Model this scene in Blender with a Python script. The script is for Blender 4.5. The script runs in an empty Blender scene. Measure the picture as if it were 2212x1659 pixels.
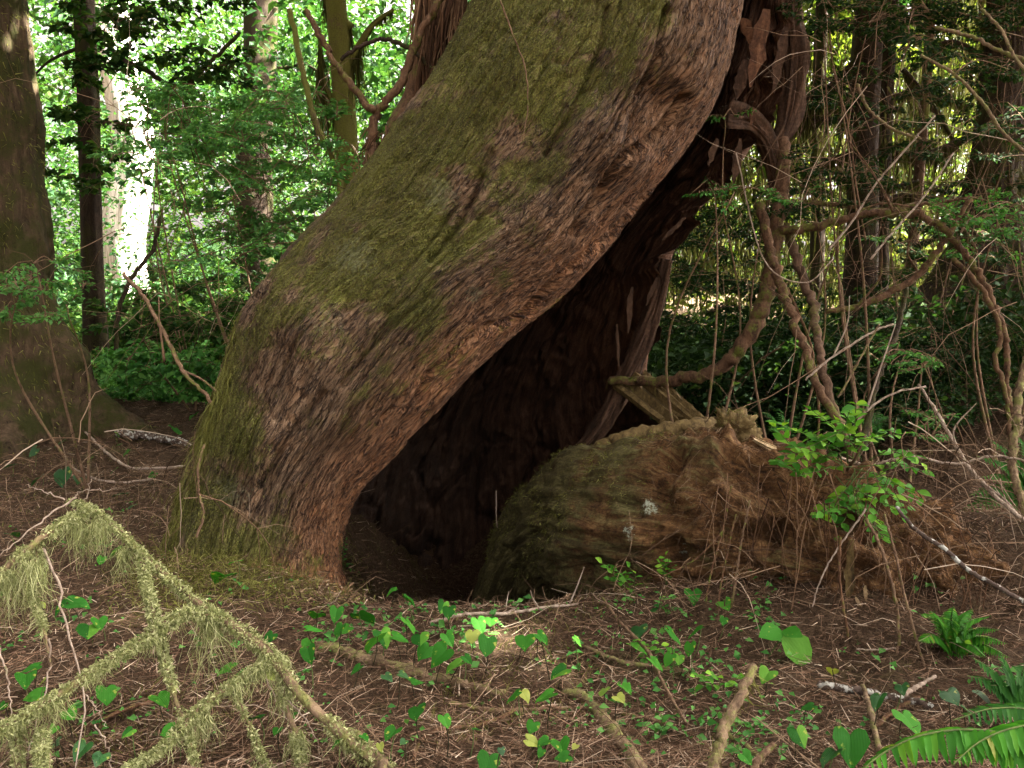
import bpy, math, random
import numpy as np
from mathutils import Vector, Matrix

random.seed(7)
RNG = np.random.default_rng(11)
S = bpy.context.scene
COL = S.collection
rad = math.radians

# ------------------------------------------------------------------ camera
CAM_H, PITCH, LENS = 1.1, rad(6.0), 32.0
cam = bpy.data.objects.new('camera', bpy.data.cameras.new('camera'))
COL.objects.link(cam)
cam.location = (0, 0, CAM_H)
cam.rotation_euler = (rad(90) - PITCH, 0, 0)
cam.data.sensor_width = 36.0
cam.data.lens = LENS
cam.data.clip_start = 0.05
cam.data.clip_end = 800
S.camera = cam

# ------------------------------------------------------------------ world, sun, exposure
SUN_DIR = Vector((0.66, 0.03, 0.75)).normalized()      # towards the sun
w = bpy.data.worlds.new('World'); S.world = w; w.use_nodes = True
nt = w.node_tree
bg = nt.nodes['Background']
sky = nt.nodes.new('ShaderNodeTexSky')
sky.sky_type = 'NISHITA'; sky.sun_disc = False
sky.sun_elevation = math.asin(SUN_DIR.z)
sky.sun_rotation = math.atan2(SUN_DIR.x, SUN_DIR.y)
sky.air_density = 0.02; sky.dust_density = 10.0; sky.ozone_density = 0.0
nt.links.new(sky.outputs[0], bg.inputs[0])
bg.inputs[1].default_value = 0.13
sun = bpy.data.objects.new('sun', bpy.data.lights.new('sun', 'SUN'))
COL.objects.link(sun)
sun.data.energy = 5.0; sun.data.angle = rad(0.5); sun.data.color = (1, 0.93, 0.82)
sun.rotation_euler = SUN_DIR.to_track_quat('Z', 'Y').to_euler()
vs = S.view_settings
vs.view_transform = 'Standard'; vs.look = 'None'; vs.gamma = 1.0; vs.use_curve_mapping = False
vs.exposure = 4.35
S.render.engine = 'CYCLES'
cy = S.cycles
cy.use_denoising = True
cy.max_bounces = 4; cy.diffuse_bounces = 3; cy.glossy_bounces = 1; cy.transmission_bounces = 3
cy.sample_clamp_indirect = 6.0

# ------------------------------------------------------------------ photo pixel (2212 x 1659 frame) -> point
K = 36.0 / LENS / 2212.0
def ray(u, v):
    x = (u - 1106.0) * K; z = -(v - 829.5) * K
    c, s = math.cos(PITCH), math.sin(PITCH)
    return np.array([x, c + z * s, -s + z * c])
def P(u, v, Y):
    d = ray(u, v)
    return np.array([0, 0, CAM_H]) + d * (Y / d[1])
def PX(px, Y):                      # photo pixels -> metres at distance Y
    return px * K * Y

# ------------------------------------------------------------------ noise in numpy
def _h(ix, iy, iz, seed):
    n = (ix.astype(np.int64) * 374761393 + iy.astype(np.int64) * 668265263 + iz.astype(np.int64) * 2147483647 + seed * 1274126177) & 0xFFFFFFFF
    n = ((n ^ (n >> 13)) * 1274126177) & 0xFFFFFFFF
    n = ((n ^ (n >> 16)) * 2246822519) & 0xFFFFFFFF
    return ((n ^ (n >> 15)) & 0xFFFFFF) / float(0xFFFFFF)
def vnoise(p, seed=0):
    p = np.asarray(p, float)
    i = np.floor(p).astype(np.int64); f = p - i
    f = f * f * (3 - 2 * f)
    r = 0
    for dx in (0, 1):
        for dy in (0, 1):
            for dz in (0, 1):
                wgt = (f[..., 0] if dx else 1 - f[..., 0]) * (f[..., 1] if dy else 1 - f[..., 1]) * (f[..., 2] if dz else 1 - f[..., 2])
                r = r + wgt * _h(i[..., 0] + dx, i[..., 1] + dy, i[..., 2] + dz, seed)
    return r
def fbm(p, octv=4, seed=0, gain=0.5):
    p = np.asarray(p, float); a, t, r = 1.0, 0.0, 0.0
    for o in range(octv):
        r = r + a * vnoise(p * (2.03 ** o), seed + o * 17); t += a; a *= gain
    return r / t
def worley(x, y, seed=0):           # F2 - F1 and cell id value
    ix, iy = np.floor(x).astype(np.int64), np.floor(y).astype(np.int64)
    f1 = np.full(x.shape, 9.0); f2 = np.full(x.shape, 9.0); idv = np.zeros(x.shape)
    z0 = np.zeros_like(ix)
    for dx in (-1, 0, 1):
        for dy in (-1, 0, 1):
            cx, cyy = ix + dx, iy + dy
            px = cx + 0.1 + 0.8 * _h(cx, cyy, z0, seed); py = cyy + 0.1 + 0.8 * _h(cx, cyy, z0 + 1, seed)
            d = np.hypot(x - px, y - py)
            nearer = d < f1
            f2 = np.where(nearer, f1, np.minimum(f2, d)); f1 = np.where(nearer, d, f1)
            idv = np.where(nearer, _h(cx, cyy, z0 + 2, seed), idv)
    return f2 - f1, idv
def sstep(a, b, x):
    t = np.clip((x - a) / (b - a), 0, 1); return t * t * (3 - 2 * t)
def unit(v):
    v = np.asarray(v, float)
    return v / np.maximum(np.linalg.norm(v, axis=-1, keepdims=True), 1e-9)

# ------------------------------------------------------------------ terrain
MOUNDS = [(1.85, 3.15, 0.75, 0.6, 0.34), (-1.05, 3.3, 0.5, 0.4, 0.09), (0, 0, 1, 1, 0),
          (-3.2, 7.0, 1.2, 0.8, 0.25), (4.6, 9.0, 2.0, 1.6, 0.7), (-4.6, 13.5, 1.0, 1.0, 0.5), (3.2, 5.3, 1.1, 0.8, 0.6)]
def terrain(x, y):
    x = np.asarray(x, float); y = np.asarray(y, float)
    p = np.stack([x, y, np.zeros_like(x)], -1)
    h = (fbm(p * 1.3, 3, 5) - 0.5) * 0.16 + (fbm(p * 7, 2, 9) - 0.5) * 0.035
    for mx, my, sx, sy, hh in MOUNDS:
        h = h + hh * np.exp(-((x - mx) / sx) ** 2 - ((y - my) / sy) ** 2)
    h = h - 0.85 * np.exp(-((x + 0.12) / 0.72) ** 4 - ((y - 4.75) / 1.3) ** 6)      # hollow sunk under the leaning trunk
    far = np.clip(y - 9, 0, 80)
    return h + far * 0.018 + (fbm(p * 0.12, 2, 3) - 0.5) * 0.05 * far ** 0.7
def TZ(x, y): return float(terrain(np.array([x]), np.array([y]))[0])
def G(u, v, up=0.0):                # where the photo ray meets the ground (raised by up)
    d = ray(u, v); Y = 3.0
    for _ in range(13):
        x = d[0] / d[1] * Y
        z = TZ(x, Y) + up
        s = d[2] / d[1]
        if s > -0.02: return P(u, v, 14.0)
        Y = 0.5 * Y + 0.5 * min(max((z - CAM_H) / s, 0.5), 40)
    return P(u, v, Y)

# ------------------------------------------------------------------ object helpers
def tag(o, label=None, cat=None, group=None, kind=None):
    if label: o['label'] = label
    if cat: o['category'] = cat
    if group: o['group'] = group
    if kind: o['kind'] = kind
    return o
def empty(name, loc=(0, 0, 0), label=None, cat=None, group=None):
    o = bpy.data.objects.new(name, None); o.empty_display_size = 0.05
    o.location = tuple(loc); COL.objects.link(o)
    return tag(o, label, cat, group)
def mesh_data(name, V, F, mat, smooth=True, attrs=None):
    V = np.ascontiguousarray(V, np.float32)
    me = bpy.data.meshes.new(name)
    Fs = F if isinstance(F, (list, tuple)) else [F]
    Fs = [np.asarray(f, np.int32) for f in Fs if len(f)]
    me.vertices.add(len(V)); me.vertices.foreach_set('co', V.ravel())
    idx = np.concatenate([f.ravel() for f in Fs])
    sizes = np.concatenate([np.full(len(f), f.shape[1], np.int32) for f in Fs])
    me.loops.add(len(idx)); me.loops.foreach_set('vertex_index', idx)
    me.polygons.add(len(sizes))
    me.polygons.foreach_set('loop_start', np.concatenate([[0], np.cumsum(sizes)[:-1]]).astype(np.int32))
    me.update(calc_edges=True)
    me.polygons.foreach_set('use_smooth', np.full(len(sizes), smooth, bool))
    for k, a in (attrs or {}).items():
        a = np.asarray(a, np.float32)
        if a.ndim == 1:
            at = me.attributes.new(k, 'FLOAT', 'POINT'); at.data.foreach_set('value', a)
        else:
            at = me.attributes.new(k, 'FLOAT_VECTOR', 'POINT'); at.data.foreach_set('vector', a.ravel())
    if mat: me.materials.append(mat)
    return me
def put(name, me, parent=None, M=None, kind=None):
    o = bpy.data.objects.new(name, me); COL.objects.link(o)
    if parent is not None:
        o.parent = parent
    if M is not None: o.matrix_local = M
    if kind: o['kind'] = kind
    return o
def world_part(name, V, F, mat, parent=None, kind=None, smooth=True, attrs=None):
    """mesh given in world coordinates, parented to an empty at some location"""
    V = np.asarray(V, float)
    if parent is not None:
        off = np.array(parent.location)
        q = parent
        while q.parent is not None:
            q = q.parent; off = off + np.array(q.location)
        V = V - off
    return put(name, mesh_data(name, V, F, mat, smooth, attrs), parent, None, kind)
class Acc:
    def __init__(s): s.V = []; s.F = {3: [], 4: []}; s.n = 0
    def add(s, V, F):
        V = np.asarray(V, float)
        for f in (F if isinstance(F, list) else [F]):
            f = np.asarray(f)
            if len(f): s.F[f.shape[1]].append(f + s.n)
        s.V.append(V); s.n += len(V)
    def get(s):
        return np.concatenate(s.V), [np.concatenate(s.F[k]) for k in (3, 4) if s.F[k]]

# ------------------------------------------------------------------ shape helpers
def smooth_line(pts, n):
    pts = np.asarray(pts, float); m = len(pts)
    if m < 3:
        t = np.linspace(0, 1, n)[:, None]; return pts[0] * (1 - t) + pts[-1] * t
    d = np.concatenate([[0], np.cumsum(np.linalg.norm(np.diff(pts, axis=0), axis=1))])
    ext = np.vstack([2 * pts[0] - pts[1], pts, 2 * pts[-1] - pts[-2]])
    t = np.linspace(0, d[-1], n); out = []
    for tt in t:
        i = min(np.searchsorted(d, tt, 'right') - 1, m - 2)
        f = (tt - d[i]) / max(d[i + 1] - d[i], 1e-9)
        p0, p1, p2, p3 = ext[i], ext[i + 1], ext[i + 2], ext[i + 3]
        out.append(0.5 * ((2 * p1) + (-p0 + p2) * f + (2 * p0 - 5 * p1 + 4 * p2 - p3) * f * f + (-p0 + 3 * p1 - 3 * p2 + p3) * f ** 3))
    return np.array(out)
def tube(pts, radii, nseg=8, rough=0.0, seed=0, cap=True):
    pts = np.asarray(pts, float); n = len(pts)
    r = np.interp(np.linspace(0, 1, n), np.linspace(0, 1, len(radii)), radii) if len(radii) != n else np.asarray(radii, float)
    T = unit(np.gradient(pts, axis=0))
    ref = np.array([0, 0, 1.0]) if abs(T[0][2]) < 0.9 else np.array([1.0, 0, 0])
    N = np.zeros_like(pts); a = unit(np.cross(T[0], ref))
    for i in range(n):
        a = unit(a - T[i] * np.dot(a, T[i])); N[i] = a
    B = np.cross(T, N)
    th = np.linspace(0, 2 * np.pi, nseg, endpoint=False)
    dirs = N[:, None, :] * np.cos(th)[None, :, None] + B[:, None, :] * np.sin(th)[None, :, None]
    rr = np.repeat(r[:, None], nseg, 1)
    if rough:
        q = pts[:, None, :] + dirs * rr[..., None]
        rr = rr * (1 + rough * (fbm(q * (0.5 / max(r.mean(), 1e-3)), 3, seed) - 0.5) * 2)
    V = (pts[:, None, :] + dirs * rr[..., None]).reshape(-1, 3)
    i = np.arange(n - 1)[:, None] * nseg; j = np.arange(nseg)[None, :]; j2 = (j + 1) % nseg
    F = np.stack([i + j, i + j2, i + nseg + j2, i + nseg + j], -1).reshape(-1, 4)
    Fs = [F]
    if cap:
        V = np.vstack([V, pts[0], pts[-1]])
        c0, c1 = n * nseg, n * nseg + 1; jj = np.arange(nseg); j2 = (jj + 1) % nseg
        Fs.append(np.concatenate([np.stack([j2, jj, np.full(nseg, c0)], -1), np.stack([(n - 1) * nseg + jj, (n - 1) * nseg + j2, np.full(nseg, c1)], -1)]))
    return V, Fs
def leaves(C, D, N, L, Wd, fold=0.25):
    """rhombic folded leaves: base C, direction D, normal N (all n x 3)"""
    D = unit(D); side = unit(np.cross(D, N)); N = np.cross(side, D)
    L = np.asarray(L)[:, None]; Wd = np.asarray(Wd)[:, None]
    n = len(C)
    b = C; t = C + D * L - N * L * 0.12
    m = C + D * L * 0.45
    l = m + side * Wd * 0.5 + N * Wd * fold; r = m - side * Wd * 0.5 + N * Wd * fold
    V = np.stack([b, l, t, r], 1).reshape(-1, 3)
    i = np.arange(n)[:, None] * 4
    F = np.concatenate([i + np.array([[0, 2, 1]]), i + np.array([[0, 3, 2]])])
    return V, F
def strands(C, D, L, wd, segs=2, grav=0.0, curl=0.2, rng=RNG):
    n = len(C); D = unit(D); L = np.broadcast_to(np.asarray(L, float), (n,)); wd = np.broadcast_to(np.asarray(wd, float), (n,))
    side = unit(np.cross(D, rng.normal(size=(n, 3))))
    pts = [C]; d = D.copy()
    for k in range(segs):
        d = unit(d + rng.normal(size=(n, 3)) * curl + np.array([0, 0, -grav]))
        pts.append(pts[-1] + d * (L / segs)[:, None])
    rows = []
    for k, p in enumerate(pts):
        ww = wd * (1 - 0.75 * k / segs) * 0.5
        rows += [p - side * ww[:, None], p + side * ww[:, None]]
    V = np.stack(rows, 1).reshape(-1, 3); m = 2 * (segs + 1)
    i = np.arange(n)[:, None] * m
    F = np.concatenate([i + np.array([[2 * k, 2 * k + 1, 2 * k + 3, 2 * k + 2]]) for k in range(segs)])
    return V, F
def along(pts, n, rng=RNG):
    pts = np.asarray(pts); d = np.concatenate([[0], np.cumsum(np.linalg.norm(np.diff(pts, axis=0), axis=1))])
    t = rng.uniform(0, d[-1], n)
    return np.stack([np.interp(t, d, pts[:, k]) for k in range(3)], -1), t / d[-1]
def UV(pl, Y0, Y1=None):            # list of photo pixels -> points, distance blending Y0..Y1
    Y1 = Y0 if Y1 is None else Y1
    n = len(pl)
    return np.array([P(p[0], p[1], p[2] if len(p) > 2 else Y0 + (Y1 - Y0) * i / max(n - 1, 1)) for i, p in enumerate(pl)])

# ------------------------------------------------------------------ materials
def new_mat(name):
    m = bpy.data.materials.new(name); m.use_nodes = True
    nt = m.node_tree; nt.nodes.clear()
    return m, nt, nt.nodes, nt.links
def nd(nt, typ, **kw):
    n = nt.nodes.new(typ)
    for k, v in kw.items():
        if hasattr(n, k): setattr(n, k, v)
    return n
def ramp(nt, fac, stops):
    r = nt.nodes.new('ShaderNodeValToRGB'); e = r.color_ramp.elements
    while len(e) < len(stops): e.new(0.5)
    for el, (p, c) in zip(e, stops):
        el.position = p; el.color = (*c, 1)
    nt.links.new(fac, r.inputs[0]); return r.outputs[0]
def mixc(nt, fac, a, b, mode='MIX'):
    m = nt.nodes.new('ShaderNodeMix'); m.data_type = 'RGBA'; m.blend_type = mode
    for s, x in ((m.inputs[0], fac), (m.inputs[6], a), (m.inputs[7], b)):
        if hasattr(x, 'is_linked'): nt.links.new(x, s)
        elif isinstance(x, (int, float)): s.default_value = x
        else: s.default_value = (*x, 1)
    return m.outputs[2]
def mathn(nt, op, a, b=0.0, clamp=False):
    m = nt.nodes.new('ShaderNodeMath'); m.operation = op; m.use_clamp = clamp
    for s, x in ((m.inputs[0], a), (m.inputs[1], b)):
        if hasattr(x, 'is_linked'): nt.links.new(x, s)
        else: s.default_value = x
    return m.outputs[0]
def noise(nt, vec, scale, detail=5, rough=0.6, dist=0.0):
    n = nt.nodes.new('ShaderNodeTexNoise')
    n.inputs['Scale'].default_value = scale; n.inputs['Detail'].default_value = detail
    n.inputs['Roughness'].default_value = rough; n.inputs['Distortion'].default_value = dist
    if vec is not None: nt.links.new(vec, n.inputs['Vector'])
    return n.outputs['Fac']
def attr(nt, name):
    a = nt.nodes.new('ShaderNodeAttribute'); a.attribute_name = name; return a
def scaled(nt, vec, s):
    m = nt.nodes.new('ShaderNodeMapping'); m.inputs['Scale'].default_value = s
    nt.links.new(vec, m.inputs['Vector']); return m.outputs[0]
def surface(nt, color, rough=0.85, bump=None, bstr=0.5, bdist=0.01, spec=0.25):
    p = nt.nodes.new('ShaderNodeBsdfPrincipled'); o = nt.nodes.new('ShaderNodeOutputMaterial')
    if hasattr(color, 'is_linked'): nt.links.new(color, p.inputs['Base Color'])
    else: p.inputs['Base Color'].default_value = (*color, 1)
    if hasattr(rough, 'is_linked'): nt.links.new(rough, p.inputs['Roughness'])
    else: p.inputs['Roughness'].default_value = rough
    p.inputs['Specular IOR Level'].default_value = spec
    if bump is not None:
        b = nt.nodes.new('ShaderNodeBump'); b.inputs['Strength'].default_value = bstr; b.inputs['Distance'].default_value = bdist
        nt.links.new(bump, b.inputs['Height']); nt.links.new(b.outputs[0], p.inputs['Normal'])
    nt.links.new(p.outputs[0], o.inputs[0]); return p
def leaf_mat(name, stops, trans=0.35, tcol=1.5, rough=0.6, spec=0.2, vein=False):
    m, nt, N, Lk = new_mat(name)
    geo = nd(nt, 'ShaderNodeNewGeometry'); oi = nd(nt, 'ShaderNodeObjectInfo')
    f = mathn(nt, 'FRACT', mathn(nt, 'ADD', geo.outputs['Random Per Island'], oi.outputs['Random']))
    col = ramp(nt, f, stops)
    tc = nd(nt, 'ShaderNodeTexCoord')
    nz = noise(nt, tc.outputs['Object'], 60 if not vein else 5, 3)
    col = mixc(nt, mathn(nt, 'MULTIPLY', nz, 0.35), col, mixc(nt, 1.0, col, (0.55, 0.6, 0.4), 'MULTIPLY'))
    bump = None
    if vein:
        wv = nd(nt, 'ShaderNodeTexWave'); wv.inputs['Scale'].default_value = 4.5; wv.inputs['Distortion'].default_value = 1.2
        Lk.new(tc.outputs['Object'], wv.inputs['Vector']); bump = wv.outputs['Fac']
        spot = noise(nt, scaled(nt, tc.outputs['Object'], (1, 1, 1)), 2.6, 3, 0.5)
        at = attr(nt, 'yellow')
        sp = ramp(nt, spot, [(0.60, (0, 0, 0)), (0.66, (1, 1, 1))])
        col = mixc(nt, mathn(nt, 'MULTIPLY', sp, 0.75), col, (0.30, 0.33, 0.06))
    p = surface(nt, col, rough, bump, 0.25, 0.002, spec)
    out = [n for n in N if n.type == 'OUTPUT_MATERIAL'][0]
    tr = nd(nt, 'ShaderNodeBsdfTranslucent'); mx = nd(nt, 'ShaderNodeMixShader'); mx.inputs[0].default_value = trans
    Lk.new(mixc(nt, 1.0, col, (tcol, tcol * 1.02, tcol * 0.45), 'MULTIPLY'), tr.inputs[0])
    Lk.new(p.outputs[0], mx.inputs[1]); Lk.new(tr.outputs[0], mx.inputs[2]); Lk.new(mx.outputs[0], out.inputs[0])
    return m
def strand_mat(name, stops, trans=0.25, rough=0.9):
    m, nt, N, Lk = new_mat(name)
    geo = nd(nt, 'ShaderNodeNewGeometry')
    col = ramp(nt, geo.outputs['Random Per Island'], stops)
    p = surface(nt, col, rough, None, spec=0.1)
    out = [n for n in N if n.type == 'OUTPUT_MATERIAL'][0]
    tr = nd(nt, 'ShaderNodeBsdfTranslucent'); mx = nd(nt, 'ShaderNodeMixShader'); mx.inputs[0].default_value = trans
    Lk.new(col, tr.inputs[0]); Lk.new(p.outputs[0], mx.inputs[1]); Lk.new(tr.outputs[0], mx.inputs[2]); Lk.new(mx.outputs[0], out.inputs[0])
    return m
def bark_mat(name, dark, light, moss=(0.09, 0.11, 0.02), moss_amt=0.4, zstretch=0.25, scale=22, bstr=0.7, lichen=0.0, mscale=3.5):
    m, nt, N, Lk = new_mat(name)
    tc = nd(nt, 'ShaderNodeTexCoord')
    v = scaled(nt, tc.outputs['Object'], (1, 1, zstretch))
    n1 = noise(nt, v, scale, 8, 0.7, 0.6); n2 = noise(nt, tc.outputs['Object'], mscale, 4)
    n3 = noise(nt, tc.outputs['Object'], 90, 3)
    f = mathn(nt, 'ADD', mathn(nt, 'MULTIPLY', n1, 0.75), mathn(nt, 'MULTIPLY', n3, 0.25))
    col = ramp(nt, f, [(0.36, dark), (0.50, tuple((a + b) / 2 for a, b in zip(dark, light))), (0.64, light)])
    mm = ramp(nt, mathn(nt, 'ADD', mathn(nt, 'MULTIPLY', n2, 0.7), mathn(nt, 'MULTIPLY', n3, 0.3)), [(0.62 - 0.3 * moss_amt, (0, 0, 0)), (0.72 - 0.25 * moss_amt, (1, 1, 1))])
    col = mixc(nt, mm, col, mixc(nt, n3, tuple(c * 0.5 for c in moss), tuple(c * 1.4 for c in moss)))
    if lichen:
        l = ramp(nt, noise(nt, tc.outputs['Object'], 45, 4), [(0.60 - lichen * 0.1, (0, 0, 0)), (0.66 - lichen * 0.1, (1, 1, 1))])
        col = mixc(nt, l, col, (0.35, 0.36, 0.32))
    surface(nt, col, 0.9, f, bstr, 0.02, 0.15)
    return m

# main trunk bark: uses the grain coordinate (round the trunk, along the trunk)
def main_bark():
    m, nt, N, Lk = new_mat('leaning_bark')
    g = attr(nt, 'grain').outputs['Vector']
    tc = nd(nt, 'ShaderNodeTexCoord')
    ob = tc.outputs['Object']
    wv = nd(nt, 'ShaderNodeVectorMath'); wv.operation = 'ADD'
    nn = nd(nt, 'ShaderNodeTexNoise'); nn.inputs['Scale'].default_value = 6; nn.inputs['Detail'].default_value = 3
    Lk.new(g, nn.inputs['Vector'])
    sc_ = nd(nt, 'ShaderNodeVectorMath'); sc_.operation = 'SCALE'; sc_.inputs[3].default_value = 0.03
    Lk.new(nn.outputs['Color'], sc_.inputs[0]); Lk.new(g, wv.inputs[0]); Lk.new(sc_.outputs[0], wv.inputs[1])
    gw = wv.outputs[0]
    vo = nd(nt, 'ShaderNodeTexVoronoi'); vo.feature = 'DISTANCE_TO_EDGE'; vo.inputs['Scale'].default_value = 1
    Lk.new(scaled(nt, gw, (66, 15, 1)), vo.inputs['Vector'])
    vc = nd(nt, 'ShaderNodeTexVoronoi'); vc.feature = 'F1'; vc.inputs['Scale'].default_value = 1
    Lk.new(scaled(nt, gw, (66, 15, 1)), vc.inputs['Vector'])
    plate = ramp(nt, vo.outputs['Distance'], [(0.0, (0, 0, 0)), (0.16, (1, 1, 1))])
    fine = noise(nt, scaled(nt, gw, (170, 24, 1)), 1, 6, 0.7)
    big = noise(nt, ob, 2.6, 4, 0.6)
    mid = noise(nt, ob, 14, 5, 0.65)
    hgt = mathn(nt, 'ADD', mathn(nt, 'MULTIPLY', plate, 0.18), mathn(nt, 'MULTIPLY', fine, 0.75))
    f1 = noise(nt, scaled(nt, gw, (30, 5, 1)), 1, 4, 0.6, 0.25); f2 = noise(nt, scaled(nt, gw, (75, 13, 1)), 1, 3, 0.6, 0.4)
    fis = mathn(nt, 'MULTIPLY', ramp(nt, mathn(nt, 'ABSOLUTE', mathn(nt, 'SUBTRACT', f1, 0.5)), [(0.0, (0.15, 0.15, 0.15)), (0.035, (1, 1, 1))]), ramp(nt, mathn(nt, 'ABSOLUTE', mathn(nt, 'SUBTRACT', f2, 0.5)), [(0.0, (0.25, 0.25, 0.25)), (0.03, (1, 1, 1))]))
    hgt = mathn(nt, 'ADD', hgt, mathn(nt, 'MULTIPLY', fis, 0.5))
    cellv = nd(nt, 'ShaderNodeSeparateColor'); Lk.new(vc.outputs['Color'], cellv.inputs[0])
    t = mathn(nt, 'ADD', mathn(nt, 'MULTIPLY', fine, 0.6), mathn(nt, 'ADD', mathn(nt, 'MULTIPLY', cellv.outputs[0], 0.16), mathn(nt, 'MULTIPLY', big, 0.3)))
    col = ramp(nt, t, [(0.34, (0.034, 0.020, 0.010)), (0.46, (0.125, 0.079, 0.043)), (0.57, (0.215, 0.143, 0.083)), (0.72, (0.32, 0.240, 0.16))])
    red = ramp(nt, mid, [(0.45, (0, 0, 0)), (0.7, (1, 1, 1))])
    col = mixc(nt, mathn(nt, 'MULTIPLY', red, 0.5), col, mixc(nt, 1.0, col, (1.2, 0.95, 0.75), 'MULTIPLY'))
    crack = ramp(nt, mathn(nt, 'ADD', plate, mathn(nt, 'MULTIPLY', mid, 0.5)), [(0.22, (0.16, 0.12, 0.10)), (0.58, (1, 1, 1))])
    col = mixc(nt, 0.6, col, crack, 'MULTIPLY')
    col = mixc(nt, 1.0, col, ramp(nt, fis, [(0.1, (0.14, 0.11, 0.09)), (0.9, (1, 1, 1))]), 'MULTIPLY')
    # underside edge and foot of the trunk, where the bark is redder and lighter
    red_edge = attr(nt, 'red_edge').outputs['Fac']
    col = mixc(nt, mathn(nt, 'MULTIPLY', red_edge, 0.7), col, mixc(nt, 1.0, col, (1.65, 1.1, 0.76), 'MULTIPLY'))
    mo = attr(nt, 'moss').outputs['Fac']
    mf = mathn(nt, 'ADD', mo, mathn(nt, 'MULTIPLY', mathn(nt, 'SUBTRACT', fine, 0.5), 1.3))
    mf = mathn(nt, 'ADD', mf, mathn(nt, 'MULTIPLY', mathn(nt, 'SUBTRACT', mid, 0.5), 0.7))
    mfac = ramp(nt, mf, [(0.36, (0, 0, 0)), (0.62, (1, 1, 1))])
    mn = noise(nt, ob, 150, 3)
    mcol = ramp(nt, mathn(nt, 'ADD', mathn(nt, 'MULTIPLY', mn, 0.6), mathn(nt, 'MULTIPLY', big, 0.4)), [(0.36, (0.030, 0.028, 0.006)), (0.5, (0.094, 0.108, 0.014)), (0.64, (0.195, 0.23, 0.036))])
    col = mixc(nt, mathn(nt, 'MULTIPLY', mfac, 0.8), col, mcol)
    li = attr(nt, 'lichen').outputs['Fac']
    lf = ramp(nt, mathn(nt, 'ADD', li, mathn(nt, 'MULTIPLY', noise(nt, ob, 70, 4, 0.7), 0.6)), [(0.80, (0, 0, 0)), (0.92, (1, 1, 1))])
    col = mixc(nt, mathn(nt, 'MULTIPLY', lf, 0.45), col, (0.22, 0.24, 0.13))
    surface(nt, col, ramp(nt, mfac, [(0, (0.62,) * 3), (1, (0.95,) * 3)]), hgt, 1.0, 0.03, 0.3)
    return m
def rot_wood(name='rotten_wood'):
    m, nt, N, Lk = new_mat(name)
    g = attr(nt, 'grain').outputs['Vector']; ob = nd(nt, 'ShaderNodeTexCoord').outputs['Object']
    st = noise(nt, scaled(nt, g, (9.0, 45, 1)), 1, 9, 0.78, 1.2)
    big = noise(nt, ob, 4, 4); fine = noise(nt, ob, 85, 4)
    t = mathn(nt, 'ADD', mathn(nt, 'MULTIPLY', st, 0.7), mathn(nt, 'MULTIPLY', fine, 0.3))
    brown = ramp(nt, t, [(0.38, (0.018, 0.009, 0.004)), (0.5, (0.10, 0.05, 0.018)), (0.66, (0.25, 0.145, 0.06))])
    algae = ramp(nt, t, [(0.36, (0.016, 0.012, 0.004)), (0.52, (0.068, 0.060, 0.020)), (0.66, (0.16, 0.15, 0.06))])
    a = attr(nt, 'algae').outputs['Fac']
    af = ramp(nt, mathn(nt, 'ADD', a, mathn(nt, 'ADD', mathn(nt, 'MULTIPLY', mathn(nt, 'SUBTRACT', big, 0.5), 1.6), mathn(nt, 'MULTIPLY', mathn(nt, 'SUBTRACT', st, 0.5), 1.8))), [(0.3, (0, 0, 0)), (0.62, (1, 1, 1))])
    col = mixc(nt, af, brown, algae)
    li = attr(nt, 'lichen').outputs['Fac']
    lf = ramp(nt, mathn(nt, 'ADD', li, mathn(nt, 'MULTIPLY', noise(nt, ob, 55, 5, 0.75), 0.7)), [(0.90, (0, 0, 0)), (0.96, (1, 1, 1))])
    col = mixc(nt, mathn(nt, 'MULTIPLY', lf, 0.85), col, (0.36, 0.42, 0.33))
    surface(nt, col, 0.85, t, 0.9, 0.03, 0.2)
    return m
def hollow_wood():
    m, nt, N, Lk = new_mat('hollow_wood')
    g = attr(nt, 'grain').outputs['Vector']; ob = nd(nt, 'ShaderNodeTexCoord').outputs['Object']
    st = noise(nt, scaled(nt, g, (70, 7.0, 1)), 1, 9, 0.78, 0.9); fine = noise(nt, ob, 90, 4)
    t = mathn(nt, 'ADD', mathn(nt, 'MULTIPLY', st, 0.75), mathn(nt, 'MULTIPLY', fine, 0.25))
    c1 = ramp(nt, t, [(0.35, (0.006, 0.004, 0.003)), (0.5, (0.027, 0.016, 0.010)), (0.68, (0.075, 0.046, 0.03))])  # dark rotten wood, darkened further to carry the hollow's shade
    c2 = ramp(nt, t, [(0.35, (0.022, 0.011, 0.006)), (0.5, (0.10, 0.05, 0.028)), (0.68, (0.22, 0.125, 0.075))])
    col = mixc(nt, attr(nt, 'shade_tone').outputs['Fac'], c1, c2)
    surface(nt, col, 0.85, t, 0.9, 0.03, 0.2)
    return m
def plain_wood(name, c0, c1, c2, stretch=(26, 26, 5), rough=0.8):
    m, nt, N, Lk = new_mat(name)
    ob = nd(nt, 'ShaderNodeTexCoord').outputs['Object']
    st = noise(nt, scaled(nt, ob, stretch), 1, 6, 0.7, 0.5); fine = noise(nt, ob, 70, 4)
    t = mathn(nt, 'ADD', mathn(nt, 'MULTIPLY', st, 0.65), mathn(nt, 'MULTIPLY', fine, 0.35))
    col = ramp(nt, t, [(0.36, c0), (0.5, c1), (0.66, c2)])
    surface(nt, col, rough, t, 0.7, 0.01, 0.2); return m
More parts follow.
